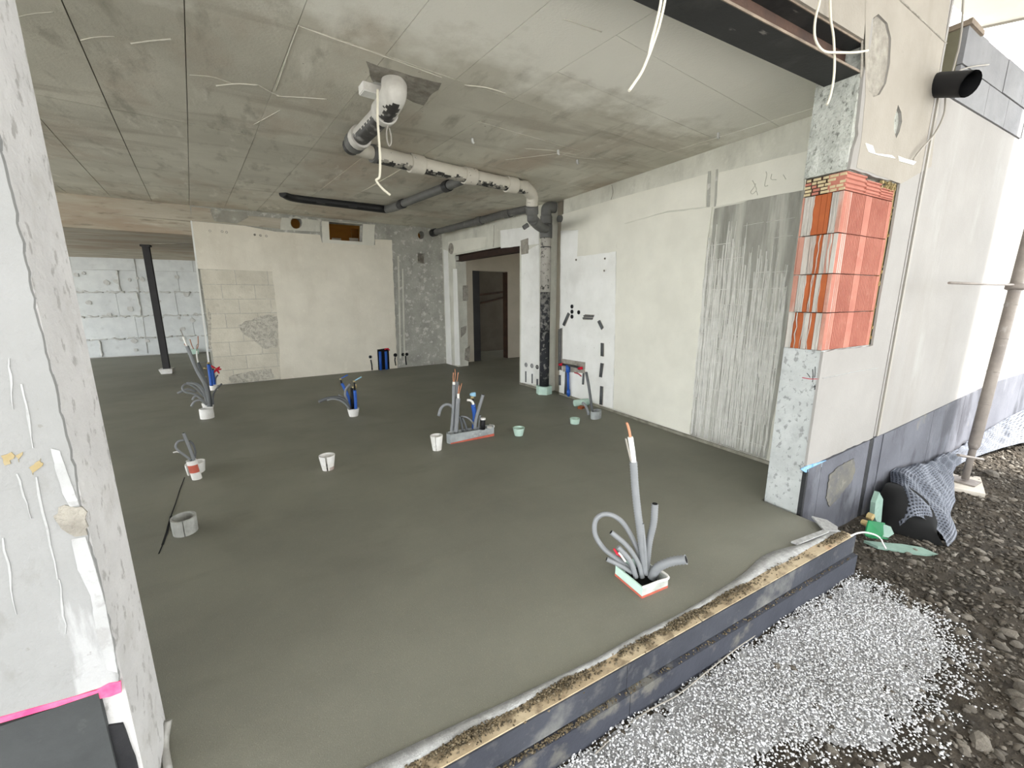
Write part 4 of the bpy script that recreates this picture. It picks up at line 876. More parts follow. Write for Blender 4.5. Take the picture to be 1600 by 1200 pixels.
# patched ceiling hole, junction box, hanging wires
o = [onc(*q, .004) for q in ((572, 96), (592, 104), (640, 118), (690, 130), (676, 146), (662, 165), (646, 160), (628, 150), (590, 140), (578, 118))]
pm = obj('repair_patch', MB().prism(rough_loop(o, .06, .02, 6), (0, 0, .02)), 'raw_concrete', ce)
obj('repair_patch', MB().prism(rough_loop([onc(*q, .006) for q in ((566, 134), (586, 128), (612, 132), (608, 146), (574, 146))], .05, .015, 8), (0, 0, .02)), 'mortar_grey', ce)
jb = onc(578, 141, .03); jt = thing('junction_box', 'small white junction box on the ceiling left of the pipe bend', 'box', jb)
obj('box_body', MB().obox(jb, AX*.06, AY*.05, Z*.025), 'box_white', jt); obj('lid', MB().obox(jb-Z*.027, AX*.056, AY*.046, Z*.004), 'plaster_white', jt)
f = facing(onc(590, 152, .15))
p = [f(590, 140), f(590, 155), f(590, 185), f(592, 215), f(594, 250), f(593, 276), f(588, 282), f(598, 295), f(610, 305)]
tag(obj('hanging_wire', MB().tube(smooth_path(p, 6), .008, seg=7), 'cable_cream', None, p[1]), 'cream wire dangling with a kink from the ceiling junction box', 'wire')
p = [f(606, 196), f(604, 206), f(605, 220), f(608, 228), f(611, 224), f(611, 212), f(608, 200)]
tag(obj('wire_loop', MB().tube(smooth_path(p, 5), .005, seg=6), 'cable_grey', None, p[0]), 'small pale wire loop hanging behind the ceiling pipe bend', 'wire')
for u, v in ((738, 218), (872, 236), (1071, 20), (902, 251), (1122, 210)):
    p = onc(u, v, .012); obj('nail_stub', MB().tube([p+Z*.03, p-Z*.02, p-Z*.03+Vector((.015, 0, 0))], .012, seg=6), 'mortar_grey', ce)
fz = lambda u, v: onpl(u, v, (0, 1.36, 0), (0, 1, 0))
for dx, nm, q in ((0, 'straight strand of the cream cable pair hanging below the steel beam', ((1036, -40), (1033, 0), (1027, 30), (1018, 65), (1014, 85))), (1, 'longer bent strand of the cream cable pair hanging below the steel beam', ((1044, -40), (1039, 0), (1030, 40), (1020, 70), (1014, 86), (1003, 112), (990, 132), (983, 142)))):
    p = [fz(*k) for k in q]; tag(obj('hanging_cable', MB().tube(smooth_path(p, 6), .0055, seg=7), 'cable_cream', None, p[1]), nm, 'cable')
for nm, q, y in (('beige cable looping from above the beam into the wall cavity', ((1284, -30), (1281, 0), (1274, 30), (1273, 55), (1279, 72), (1290, 81), (1310, 82), (1335, 82), (1356, 79)), 1.37), ('beige cable hanging in front of the beam end down to rough pier head', ((1296, -30), (1297, 0), (1298, 30), (1302, 55), (1304, 90), (1303, 120), (1298, 148), (1292, 164)), 1.39), ('grey brown cable hanging outside past the black gutter pipe', ((1508, -30), (1505, 0), (1503, 40), (1498, 75), (1494, 90), (1486, 120), (1478, 150), (1475, 178), (1461, 208), (1440, 232), (1427, 249)), 1.385)):
    p = [yv(*k, y) for k in q]; tag(obj('loose_cable', MB().tube(smooth_path(p, 6), .006, seg=7), 'cable_cream' if y < 1.38 or y == 1.39 else 'cable_grey', None, p[1]), nm, 'cable')
p = [yv(*k, 1.39) for k in ((1478, 122), (1500, 110), (1520, 104), (1545, 101))]
tag(obj('rod', MB().tube(smooth_path(p, 4), .005, seg=6), 'cable_grey', None, p[0]), 'thin grey rod sticking out above the black gutter pipe', 'rod')
g0, g1 = yv(1462, 133, 1.42), yv(1516, 131, 1.22); gd = (g1-g0).normalized()
gt = thing('gutter_pipe', 'black cut drain outlet poking out of the wall under the parapet blocks', 'pipe', g0)
mb = MB().tube([g0, g1], .075, seg=18, caps=False); mb.tube([g1, g0], .068, seg=18, caps=False); obj('pipe_body', mb, 'black_plastic', gt)
obj('inner_bore', MB().tube([g0, g0+gd*.03], .07, seg=16), 'bore', gt)

# ---- cups, boxes and conduits set into the screed
def cup(name, label, cat, c, r0, r1, h, t=.008, m='box_white', sy=1, gap=0, yaw=0, tilt=(0, 0), band=None, fill=True, group=None):
    c = Vector(c); root = thing(name, label, cat, c, group); n = 22
    def ring(r, z, k):
        return [c+Vector((0, 0, z))+Vector((tilt[0], tilt[1], 0))*z+Vector((math.cos(yaw)*math.cos(a)*r-math.sin(yaw)*math.sin(a)*r*sy, math.sin(yaw)*math.cos(a)*r+math.cos(yaw)*math.sin(a)*r*sy, 0)) for a in [gap/2+(2*math.pi-gap)*i/(n-1 if gap else n) for i in range(n)]]
    lay = [ring(r0, 0, 0), ring((r0+r1)/2*1.01, h/2, 0), ring(r1, h, 0), ring(r1-t, h, 0), ring((r0+r1)/2-t, h/2, 0), ring(r0-t, 0, 0)]
    mb = MB(); mb.add([p for l in lay for p in l], [(k*n+i, k*n+(i+1) % n, (k+1)*n+(i+1) % n, (k+1)*n+i) for k in range(5) for i in range(n if not gap else n-1)], m)
    if gap:
        for e in (0, n-1): mb.add([l[e] for l in lay], [(0, 1, 4, 5), (1, 2, 3, 4)], m)
    obj('shell', mb, None, root)
    if fill: obj('inside', MB().prism([p+Z*h*.25 for p in lay[5]], (0, 0, -.005)), 'ring_grey', root)
    if band:
        bl_ = [ring(r0+(r1-r0)*q+.0015, h*q, 0) for q in band[:2]]; a, b = band[3]
        mb = MB().add([p for l in bl_ for p in l[a:b]], [(i, i+1, i+1+(b-a), i+(b-a)) for i in range(b-a-1)]); obj('printed_band', mb, band[2], root)
    return root
def conduit(label, pts, r, m='conduit', rib=True, tip=None, group=None, name='conduit', cat='conduit', n=8, bore=True, seg=10):
    """flexible conduit: rings along the path; tip = list of (name, points, radius, material) for the wires"""
    P = smooth_path(pts, n); L_ = sum((b-a).length for a, b in zip(P, P[1:])); step = max(.0035, r*.36) if rib else r*1.5
    P = resample(P, step); R_ = [r*(1 if i % 2 else .84) for i in range(len(P))] if rib else [r]*len(P)
    mb = MB().tube(P, R_, m, seg)
    if bore and not tip: d_ = (P[-1]-P[-2]).normalized(); mb.tube([P[-1]-d_*.002, P[-1]+d_*.0012], r*.74, 'bore', seg)  # darkness of the open end painted as a near-black disc
    if tip or True:
        root = thing(name, label, cat, pts[0], group); obj('sleeve', mb, None, root)
        for nm, pp, rr_, mm in (tip or []): obj(nm, MB().tube(smooth_path(pp, 5), rr_, seg=7), mm, root)
    return root
def valve(label, pts, r, head, hdl, m_h='blue_light', m='blue_pipe'):
    root = thing('water_valve', label, 'valve', pts[0]); obj('insulated_pipe', MB().tube(smooth_path(pts, 5), r, seg=12), m, root)
    obj('stem', MB().tube([pts[-1], head], r*.55, seg=10), 'black_plastic', root)
    obj('valve_body', MB().tube([head-Z*r*.5, head+Z*r*.6], r*.75, seg=10), 'brass', root)
    if hdl: obj('handle', MB().tube([head+Z*r*.3, head*.7+hdl*.3+Z*r*.2, hdl], [r*.25, r*.35, r*.45], seg=8), m_h, root)
    return root

# 1: the big box near the front, with its bundle
S = lambda x, y: (900+x*.26667, 640+y*.26667)
b0, b1, b2 = onz(961, 899), onz(1003, 935), onz(1043, 918); b3 = b0+b2-b1; ctr = (b0+b2)/2
bx = thing('conduit_box', 'mint foam box with red edge around the big conduit bundle nearest the front', 'box', ctr)
def wall_plate(a, b, h, m, t, parent, name, z0=0, out=0):
    d_ = (b-a).normalized(); n_ = Vector((-d_.y, d_.x, 0))
    if (ctr_-a).dot(n_) < 0: n_ = -n_
    return obj(name, MB().prism([a-n_*out+Z*z0, b-n_*out+Z*z0, b-n_*out+Z*h, a-n_*out+Z*h], n_*t), m, parent)
ctr_ = ctr
for a, b, h, m in ((b0, b1, .062, 'mint_foam'), (b1, b2, .06, 'box_grey'), (b2, b3, .064, 'box_grey'), (b3, b0, .066, 'mint_foam')):
    wall_plate(a, b, h, m, .008, bx, 'side_panel')
    wall_plate(a, b, .012, 'red_stripe', .003, bx, 'red_edge', 0, .002)
obj('box_bottom', MB().prism([p+Z*.006 for p in (b0, b1, b2, b3)], (0, 0, -.006)), 'bore', bx)
mb = MB().tube(smooth_path([p+Z*.064 for p in (b1, (b1+b2)/2+Vector((.006, -.008, .006)), b2, (b2+b3)/2)], 5), .007, seg=6); obj('folded_rim', mb, 'box_white', bx)
f = facing(ctr); s1 = lambda *q: [f(*S(x, y), d) for x, y, d in q]
mpx = (f(901, 800)-f(900, 800)).length*.26667
G = 'conduits of the front bundle'
conduit('tall upright grey conduit with white cable and bare copper on top of the front bundle', s1((405, 960, .0), (382, 760, .0), (350, 500, 0), (336, 306, 0)), 22*mpx, group=G, tip=[('cable_sheath', s1((338, 312, 0), (330, 240, 0), (318, 160, 0)), 15*mpx, 'cable_white'), ('copper_wire', s1((318, 165, 0), (310, 120, 0), (297, 75, 0)), 6*mpx, 'copper_bare'), ('copper_wire', s1((322, 165, 0), (316, 125, 0), (303, 80, 0)), 4*mpx, 'copper_bare'), ('wire', s1((322, 300, -.01), (305, 230, -.01), (291, 168, -.01)), 5*mpx, 'cable_grey')])
conduit('grey conduit bent in a big round loop at the left of the front bundle', s1((410, 960, .02), (360, 820, .02), (295, 690, .02), (235, 630, .01), (165, 612, 0), (115, 650, -.01), (112, 730, -.02), (160, 810, -.02), (235, 870, -.02), (315, 930, 0)), 15*mpx, group=G)
conduit('short grey conduit leaning left behind the wires of the front bundle', s1((388, 985, -.02), (365, 900, -.02), (300, 800, -.03), (205, 718, -.04)), 15*mpx, 'conduit', group=G)
conduit('short grey conduit with red and white wires beside it in the front bundle', s1((352, 985, -.04), (325, 900, -.045), (285, 845, -.05), (245, 805, -.05)), 15*mpx, group=G, tip=[('red_wire', s1((262, 860, -.04), (240, 840, -.05), (222, 815, -.05)), 6*mpx, 'red_plastic'), ('white_wire', s1((290, 890, -.05), (262, 850, -.055), (250, 838, -.055)), 6*mpx, 'cable_white'), ('red_wire', s1((262, 842, -.05), (243, 850, -.05), (234, 836, -.05)), 5*mpx, 'paint_red')])
conduit('grey conduit stub lying low over the left rim of the front box', s1((330, 955, -.02), (260, 912, -.03), (180, 875, -.04)), 15*mpx, group=G)
conduit('ribbed grey conduit standing upright at the right of the front bundle', s1((412, 930, .03), (428, 780, .03), (455, 660, .03), (462, 552, .03)), 20*mpx, 'conduit', group=G)
conduit('thin straight grey conduit in the middle of the front bundle', s1((412, 970, -.01), (402, 800, -.01), (388, 668, 0)), 10*mpx, group=G)
conduit('thick ribbed conduit bending out to the right of the front bundle', s1((440, 985, 0), (480, 925, -.01), (560, 890, -.02), (648, 878, -.03)), 26*mpx, group=G)

# 2: single cups and rings
def px_cup(name, label, cat, u0, u1, vb, ut0, ut1, vt, **kw):
    p = onz((u0+u1)/2, vb); n_ = Vector((p.x, p.y, 0)).normalized(); f_ = facing(p)
    r0 = (f_(u1, vb)-f_(u0, vb)).length/2; c = p+n_*r0*kw.get('sy', 1); f_ = facing(c-n_*r0*0)
    r1 = (f_(ut1, vt)-f_(ut0, vt)).length/2; h = f_((ut0+ut1)/2, vt).z
    yaw = math.atan2(n_.y, n_.x)-math.pi/2
    gp_ = kw.pop('slit', None)
    if gp_: kw['gap'] = gp_; yaw += kw.pop('slit_yaw', -math.pi/2-.1)
    return cup(name, label, cat, c, r0, max(r1, .02), max(h, .03), yaw=yaw, **kw), c, h
px_cup('board_ring', 'wide grey oval ring bent from a strip, alone in the screed at left', 'ring', 268, 315, 837, 267, 315, 806, m='ring_grey', t=.014, sy=.85, slit=.06)
px_cup('paper_cup', 'white tapered paper cup with a slit, standing alone mid floor', 'cup', 504, 522, 736, 498, 524, 711, slit=.25, slit_yaw=-math.pi/2-.15, band=(0, .22, 'brick_dusty', (1, 8)))
px_cup('paper_cup', 'white cup at the left end of the long trough', 'cup', 676, 690, 705, 673, 693, 680, t=.01, slit=.12, slit_yaw=-math.pi/2-.2)
px_cup('foam_cup', 'small pale mint cup right of the long trough', 'cup', 804, 817, 682, 800, 819, 668, m='mint_foam', t=.012)
px_cup('foam_cup', 'small mint green cup nearest the right wall plumbing', 'cup', 891, 905, 663.5, 890, 906, 653.5, m='mint_foam', t=.014)

# 3: cup with a loop of conduit, left
px_cup('board_box', 'open white cardboard ring behind the looped conduit cup at left', 'ring', 290, 325, 741, 287, 327, 722, t=.012, sy=.7, slit=.4, slit_yaw=-2.2)
_, c3, h3 = px_cup('printed_cup', 'white cup with red print holding a looped thin conduit at left', 'cup', 300.5, 316.5, 750, 294, 311.5, 719, band=(.38, .78, 'red_stripe', (12, 21)), tilt=(-.12, .05))
f = facing(c3); T = lambda x, y, d=0: f(240+x*.1833, 650+y*.1833, d)
conduit('straight grey conduit standing in the printed cup', [T(345, 380), T(310, 280), T(255, 145)], .012, rib=False)
conduit('thin conduit looped round to the left of the printed cup', [T(325, 380, .02), T(265, 335, .02), T(205, 290, .02), T(188, 255, .02), T(212, 215, .02), T(260, 205, .02)], .009, rib=False)
conduit('thin dark conduit curving down into the printed cup', [T(350, 360, .03), T(355, 300, .03), T(335, 240, .03), T(305, 212, .03)], .008, 'conduit_dark', rib=False)
p = [T(232, 312, .02), T(200, 305, .02), T(165, 312, .02)]; tag(obj('wire', MB().tube(smooth_path(p, 4), .006, seg=6), 'cable_white', None, p[0]), 'short white wire end beside the looped conduit', 'wire')

# 4: cluster in front of the left end of the back wall
_, c4, h4 = px_cup('paper_cup', 'squat white cup at the foot of the leaning conduits by the back wall', 'cup', 313, 336, 655, 312, 335, 638)
f = facing(c4); T = lambda x, y, d=0: f(240+x*.15, 500+y*.15, d); m4 = (f(301, 600)-f(300, 600)).length*.15
obj_ = px_cup('bag_wrap', 'torn white wrapping rising above the squat cup by the back wall', 'wrapping', 318, 334, 640, 315, 335, 629)
G = 'conduits in the cup by the back wall'
conduit('long leaning conduit with white cable tip reaching up before the far wall', [T(575, 900), T(545, 700), T(450, 520), T(348, 272)], 21*m4, rib=False, group=G, tip=[('cable_sheath', [T(350, 278), T(325, 215), T(308, 172)], 11*m4, 'cable_white'), ('wire', [T(308, 175), T(293, 130), T(278, 102)], 6*m4, 'cable_grey')])
conduit('second leaning conduit with a hooked wire, right of the longest one', [T(600, 900, .05), T(565, 700, .05), T(510, 560, .05), T(463, 442, .05)], 18*m4, 'conduit_dark', rib=False, group=G, tip=[('cable_sheath', [T(463, 446, .05), T(452, 380, .05), T(449, 320, .05)], 9*m4, 'cable_white'), ('wire', [T(449, 325, .05), T(445, 275, .05), T(458, 252, .05), T(466, 262, .05)], 5*m4, 'cable_grey')])
for lb, q in (('grey conduit arching far left from the squat cup', ((555, 880, -.05), (520, 760, -.08), (440, 670, -.1), (340, 655, -.1))), ('grey conduit looped flat at the left of the squat cup', ((545, 870, -.1), (450, 780, -.12), (330, 750, -.14), (300, 700, -.1), (345, 665, -.06), (430, 700, -.05), (530, 800, -.03))), ('upper grey conduit arch over the squat cup', ((560, 860, .1), (530, 740, .12), (470, 670, .14), (385, 650, .15))), ('short conduit end pointing down left beside the squat cup', ((550, 880, -.15), (480, 810, -.16), (435, 790, -.16), (400, 835, -.16))), ('lowest conduit end curling out over the rim of the squat cup', ((552, 885, -.2), (490, 835, -.22), (425, 850, -.23), (393, 900, -.23))), ('loose conduit end lying farthest left of the squat cup', ((440, 745, -.02), (370, 720, -.04), (310, 735, -.05), (247, 765, -.06)))):
    conduit(lb, [T(*k) for k in q], 13*m4, rib=False, group=G)
conduit('thin conduit bending right from the squat cup', [T(620, 880), T(618, 800), T(645, 730), T(712, 662)], 11*m4, 'conduit_dark', rib=False, group=G)
_, c5, h5 = px_cup('paper_cup', 'white cup under the red handled valve at the end of the back wall', 'cup', 328, 341, 610, 327, 341, 602)
f = facing(c5); T = lambda x, y, d=0: f(240+x*.15, 500+y*.15, d); m5 = (f(301, 600)-f(300, 600)).length*.15
valve('blue insulated valve with a dark lever beside the end of the back wall', [T(605, 690), T(590, 580), T(573, 462)], 20*m5, T(570, 448), T(490, 440), 'pipe_grey')
v = valve('blue insulated valve with a red star handle beside the end of the back wall', [T(632, 680, .1), T(622, 600, .1), T(608, 520, .1)], 20*m5, T(640, 510, .1), None)
hub = T(655, 515, .1)
for dx, dy in ((-55, -40), (35, -28), (52, -2), (30, 42), (-35, 42)):
    obj('handle_spoke', MB().tube([hub, T(655+dx*.55, 515+dy*.55, .1), T(655+dx, 515+dy, .1)], [16*m5, 12*m5, 8*m5], seg=7), 'red_plastic', v)
conduit('short bent conduit just behind the red handled valve', [T(640, 660, .12), T(650, 600, .12), T(672, 572, .12)], 9*m5, 'conduit_dark', rib=False)
for x, y in ((532, 500), (530, 585)): tag(obj('brass_fitting', MB().tube([T(x-12, y, -.02), T(x+20, y+6, -.02)], 12*m5, seg=8), 'brass', None, T(x, y, -.02)), '%s brass fitting left of the blue valve at the back wall end' % ('upper' if y < 550 else 'lower'), 'fitting')
fb = onpl(302, 551, (0, 14.7, 0), (0, 1, 0)); fb.z = 0
tag(obj('foam_box', MB().box((fb.x-.12, fb.y-.06, 0), (fb.x+.12, fb.y+.06, .14)), 'mint_foam', None, fb), 'small light green box at the foot of the far white wall', 'box')
for dx, s_ in ((-.1, -.05), (.02, -.03), (.1, .04)):
    p = [fb+Vector((dx, 0, .14)), fb+Vector((dx+s_, 0, .26)), fb+Vector((dx+s_*1.6, 0, .4+dx))]
    tag(obj('wire', MB().tube(smooth_path(p, 4), .012, seg=5), 'copper_bare', None, p[0]), 'thin reddish wire rising from the %s of the small light green box' % ('left' if dx < -.05 else 'middle' if dx < .05 else 'right end'), 'wire', 'wires in the far green box')

# 5: two blue valves in a cup
_, c6, h6 = px_cup('paper_cup', 'white cup holding the two blue valves and black pipe mid floor', 'cup', 546, 560, 651.5, 542, 561, 638)
f = facing(c6); T = lambda x, y, d=0: f(490+x*.075, 570+y*.075, d); m6 = (f(501, 600)-f(500, 600)).length*.075
valve('right upright blue valve with pale lever in the mid floor cup', [T(880, 960, -.03), T(872, 720, -.03), T(858, 530, -.03)], 36*m6, T(845, 345, -.03), T(1000, 250, -.03))
valve('left leaning blue valve with blue lever in the mid floor cup', [T(760, 930, .05), T(730, 690, .05), T(650, 500, .05), T(588, 385, .05)], 34*m6, T(560, 300, .05), T(710, 210, .05), 'blue_pipe')
conduit('pale curved conduit rising between the two blue valves', [T(720, 900), T(690, 720), T(655, 620), T(680, 500), T(765, 390)], 26*m6, 'conduit', rib=False)
tag(obj('black_pipe', MB().tube([T(815, 920, .02), T(800, 700, .02), T(800, 480, .02)], 36*m6, seg=12), 'black_plastic', None, T(815, 920, .02)), 'short upright black pipe between the two blue valves', 'pipe')
mb = MB().tube([T(800, 470, 0), T(905, 465, 0)], 26*m6, seg=8); mb.tube([T(880, 400, 0), T(885, 460, 0)], 16*m6, seg=6); tag(obj('tee_fitting', mb, 'brass', None, T(800, 470, 0)), 'small tee fitting on top of the short black pipe', 'fitting')
conduit('dark thick conduit arching left out of the blue valve cup', [T(760, 920, -.03), T(680, 770, -.04), T(560, 690, -.05), T(400, 680, -.06), T(230, 715, -.07), T(105, 775, -.08)], 36*m6, 'conduit_dark', rib=False)
conduit('pale thin conduit arching lower left out of the blue valve cup', [T(750, 930, -.06), T(640, 800, -.08), T(500, 725, -.09), T(380, 715, -.1), T(275, 740, -.1)], 20*m6, 'conduit', rib=False)
conduit('stub of pale conduit pointing up left above the dark arch', [T(700, 800, .03), T(640, 700, .03), T(510, 622, .03)], 16*m6, 'conduit', rib=False)

# 6: long trough with conduits and a valve
t0, t1 = onz(704, 694), onz(772, 681); nn = Vector((-(t1-t0).y, (t1-t0).x, 0)).normalized(); tw = .11
ctr_ = (t0+t1)/2+nn*tw/2
tr = thing('conduit_trough', 'long grey trough with red base stripe holding a row of conduits', 'trough', ctr_)
o = [t0, t1, t1+nn*tw*.5+(t1-t0).normalized()*.03, t1+nn*tw, t0+nn*tw, t0+nn*tw*.5-(t1-t0).normalized()*.02]
hh = .105; inn = [ctr_+(p-ctr_)*.93 for p in o]
obj('shell', MB().prism([p+Z*hh for p in o], (0, 0, -hh), holes=[[p+Z*hh for p in inn]]), 'box_clear', tr)
d_ = (t1-t0).normalized(); obj('red_edge', MB().prism([t0-nn*.003, t1-nn*.003, t1-nn*.003+Z*.028, t0-nn*.003+Z*.012], nn*.004), 'red_stripe', tr)
obj('rim_tape', MB().tube([p+Z*hh for p in o[1:4]], .006, seg=6), 'box_white', tr)
f = facing(ctr_); T = lambda x, y, d=0: f(680+x*.1083, 570+y*.1083, d); m7 = (f(741, 640)-f(740, 640)).length*.1083
G = 'conduits in the long trough'
cu = lambda *q: ('copper_wire', [T(*k) for k in q], 6*m7, 'copper_bare')
conduit('tall left conduit with copper wires in the trough', [T(230, 1010), T(250, 800), T(265, 550), T(268, 285)], 24*m7, rib=False, group=G, tip=[('cable_sheath', [T(268, 290), T(268, 245)], 20*m7, 'cable_white'), cu((264, 250), (258, 200), (262, 110)), cu((275, 250), (290, 150), (284, 60))])
conduit('tall conduit just behind the leftmost one in the trough', [T(285, 1000, .04), T(292, 800, .04), T(308, 500, .04), T(316, 235, .04)], 24*m7, 'conduit', rib=False, group=G, tip=[cu((312, 240, .04), (322, 180, .04), (332, 110, .04))])
conduit('shorter upright conduit with a copper pair in the trough', [T(300, 1015, -.03), T(315, 750, -.03), T(322, 600, -.03), T(334, 480, -.03)], 30*m7, rib=False, group=G, tip=[('cable_sheath', [T(334, 490, -.03), T(333, 415, -.03)], 18*m7, 'cable_white'), cu((330, 425, -.03), (338, 350, -.03), (348, 290, -.03)), cu((342, 425, -.03), (362, 350, -.03), (384, 265, -.03))])
conduit('hooked conduit bending over to the left from the trough', [T(270, 900, .01), T(275, 680, .01), T(230, 590, .01), T(150, 572, .01), T(85, 625, .01), T(48, 735, .01)], 21*m7, rib=False, group=G)
conduit('leaning dark conduit behind the upright group in the trough', [T(395, 960), T(380, 850), T(345, 740)], 18*m7, 'conduit_dark', rib=False, group=G)
conduit('second leaning dark conduit farther right in the trough', [T(460, 950), T(430, 850), T(385, 755)], 18*m7, 'conduit_dark', rib=False, group=G)
conduit('thin conduit arching over the middle of the trough', [T(370, 745, .02), T(450, 755, .02), T(530, 820, .02), T(605, 930, .02)], 14*m7, 'conduit', rib=False, group=G)
conduit('long conduit leaning right beside the blue valve in the trough', [T(570, 930), T(590, 780), T(640, 600), T(690, 432)], 24*m7, rib=False, group=G)
conduit('thin upright conduit right of the blue valve in the trough', [T(625, 930, .03), T(635, 820, .03), T(648, 725, .03)], 14*m7, rib=False, group=G)
valve('blue insulated valve with pale blue cap in the trough', [T(560, 920, .05), T(570, 730, .05), T(545, 570, .05)], 34*m7, T(535, 470, .05), None)
mb = MB().tube([T(500, 425, .05), T(530, 430, .05), T(585, 425, .05)], [14*m7, 32*m7, 30*m7], seg=10); tag(obj('valve_cap', mb, 'blue_light', None, T(530, 430, .05)), 'pale blue cap on the trough valve', 'cap')
conduit('white curved hose end at the trough valve', [T(560, 600, .04), T(525, 520, .04), T(450, 508, .04)], 18*m7, 'cable_white', rib=False)
t = thing('black_pipe', 'short black pipe with pale top at the right end of the trough', 'pipe', T(690, 930))
obj('pipe_body', MB().tube([T(685, 930), T(690, 780)], 36*m7, seg=12), 'black_plastic', t); obj('pipe_top', MB().tube([T(690, 790), T(690, 765)], 38*m7, seg=12), 'box_white', t)
tag(obj('cap_disc', MB().tube([T(785, 905, 0), T(785, 890, 0)], 40*m7, seg=14), 'box_white', None, T(785, 905, 0)), 'small white disc lying inside the right end of the trough', 'disc')

# 7: plumbing and conduits at the right wall
p = [onr(890.5, 570)+Vector((-.04, 0, 0)), onr(891, 595)+Vector((-.04, 0, 0)), onr(891.5, 619)+Vector((-.04, 0, 0))]
wpz = thing('water_pipe', 'blue insulated tee pipe with red ends in the recess of the right wall', 'pipe', p[2])
obj('riser', MB().tube(p, .02, seg=10), 'blue_pipe', wpz); obj('sleeve', MB().tube([p[0], p[0]*.55+p[1]*.45], .034, seg=10), 'blue_pipe', wpz); obj('sleeve', MB().tube([p[1]*.45+p[2]*.55, p[2]*.9+p[1]*.1], [.026, .032], seg=10), 'blue_pipe', wpz)
obj('crossbar', MB().tube(smooth_path([onr(881, 569)+Vector((-.03, 0, 0)), onr(891, 570.5)+Vector((-.045, 0, 0)), onr(900, 572)+Vector((-.035, 0, 0)), onr(909, 575)+Vector((-.03, 0, 0))], 4), .016, seg=8), 'steel_dark', wpz)
for u, v in ((879, 569.5), (909, 575.5)): obj('red_end', MB().tube([onr(u-2.5, v)+Vector((-.03, 0, 0)), onr(u+2.5, v-.5)+Vector((-.03, 0, 0))], .022, seg=8), 'red_plastic', wpz)
stroke('red_tape', onr, [(898, 582), (904, 584), (909, 588)], (-1, 0, 0), .012, 'paint_red', wr)['label'] = 'red tape end'
cb = onz(931, 655); c8 = cb+Vector((cb.x, cb.y, 0)).normalized()*.06
w8 = (facing(c8)(943, 650)-facing(c8)(919, 650)).length/2
cup('plastic_box', 'clear crumpled plastic box below the leaning conduit at the right wall', 'box', c8, w8, w8*1.02, .1, m='box_clear', sy=.6, yaw=.4, t=.01)
f = facing(c8); T = lambda x, y, d=0: f(860+x*.0917, 560+y*.0917, d); m8 = (f(921, 640)-f(920, 640)).length*.0917
conduit('straight conduit leaning against the right wall from the clear box', [T(715, 920), T(690, 720), T(650, 450), T(608, 235, .06)], 24*m8, 'conduit_dark', rib=False, tip=[('cable_sheath', [T(610, 240, .06), T(597, 190, .06)], 14*m8, 'cable_white')])
conduit('curved conduit bending from the clear box to the mint sleeve', [T(655, 960), T(625, 860), T(580, 785), T(540, 755)], 24*m8, rib=False)
cq = onz(907, 634); tag(obj('foam_sleeve', MB().tube([cq+Vector((-.09, .03, .04)), cq+Vector((.12, -.03, .05))], .05, seg=10), 'mint_foam', None, cq), 'mint foam sleeve lying at the wall behind the clear box', 'foam sleeve')
tag(obj('brick_scrap', MB().obox(onz(908, 638)+Z*.015, (.04, .02, 0), (-.015, .03, 0), (0, 0, .015)), 'brick_orange', None, onz(908, 638)), 'orange brick scrap beside the mint foam sleeve', 'scrap')

# ---- things lying at the foot of the facade
# dimpled drainage membrane
ctrl = [  # rows along the facade; points from the wall over the hump to the free edge (x, y, z)
    [(4.05, 1.12, -.2), (4.15, 1.08, -.13), (4.22, 1.0, -.14), (4.2, .93, -.2), (4.12, .86, -.26)],
    [(4.5, 1.36, -.02), (4.42, 1.24, .02), (4.42, 1.1, -.06), (4.45, .98, -.16), (4.36, .88, -.24)],
    [(4.62, 1.39, .05), (4.62, 1.3, .07), (4.65, 1.18, .0), (4.68, 1.06, -.12), (4.66, 1.0, -.22)],
    [(4.9, 1.39, .0), (4.92, 1.32, .03), (4.95, 1.22, -.03), (4.98, 1.12, -.12), (4.98, 1.06, -.2)],
    [(5.25, 1.38, -.04), (5.3, 1.34, .0), (5.32, 1.28, -.05), (5.35, 1.22, -.11), (5.36, 1.17, -.17)],
    [(5.95, 1.38, -.05), (5.95, 1.36, -.03), (5.95, 1.34, -.06), (5.95, 1.32, -.1), (5.95, 1.3, -.16)],
    [(6.8, 1.38, .0), (6.8, 1.35, .0), (6.8, 1.3, -.03), (6.8, 1.25, -.06), (6.8, 1.2, -.1)],
    [(7.9, 1.39, .05), (7.9, 1.33, .04), (7.9, 1.24, .01), (7.9, 1.12, -.02), (7.9, 1.0, -.05)],
    [(9.4, 1.39, .08), (9.4, 1.33, .06), (9.4, 1.22, .03), (9.4, 1.1, .0), (9.4, .98, -.04)],
    [(11.5, 1.39, .08), (11.5, 1.33, .06), (11.5, 1.22, .03), (11.5, 1.1, .0), (11.5, .98, -.04)]]
K = np.array(ctrl)
def cr(Pn, t):                               # Catmull-Rom along the first axis
    n = len(Pn); t = np.clip(t, 0, n-1-1e-6); i = np.floor(t).astype(int); u = (t-i)
    g_ = lambda k: Pn[np.clip(k, 0, n-1)]; u = u.reshape(-1, *([1]*(Pn.ndim-1)))
    a, b, c, d = g_(i-1), g_(i), g_(i+1), g_(i+2)
    return .5*(2*b+(c-a)*u+(2*a-5*b+4*c-d)*u**2+(3*b-a-3*c+d)*u**3)
NV = 110; tu = np.concatenate([np.linspace(0, 5, 420), np.linspace(5, 9, 260)[1:]]); NU = len(tu)
rows_ = cr(K, tu)                                            # NU x 5 x 3
S_ = np.stack([cr(r_.copy(), np.linspace(0, 4, NV)) for r_ in rows_])   # NU x NV x 3
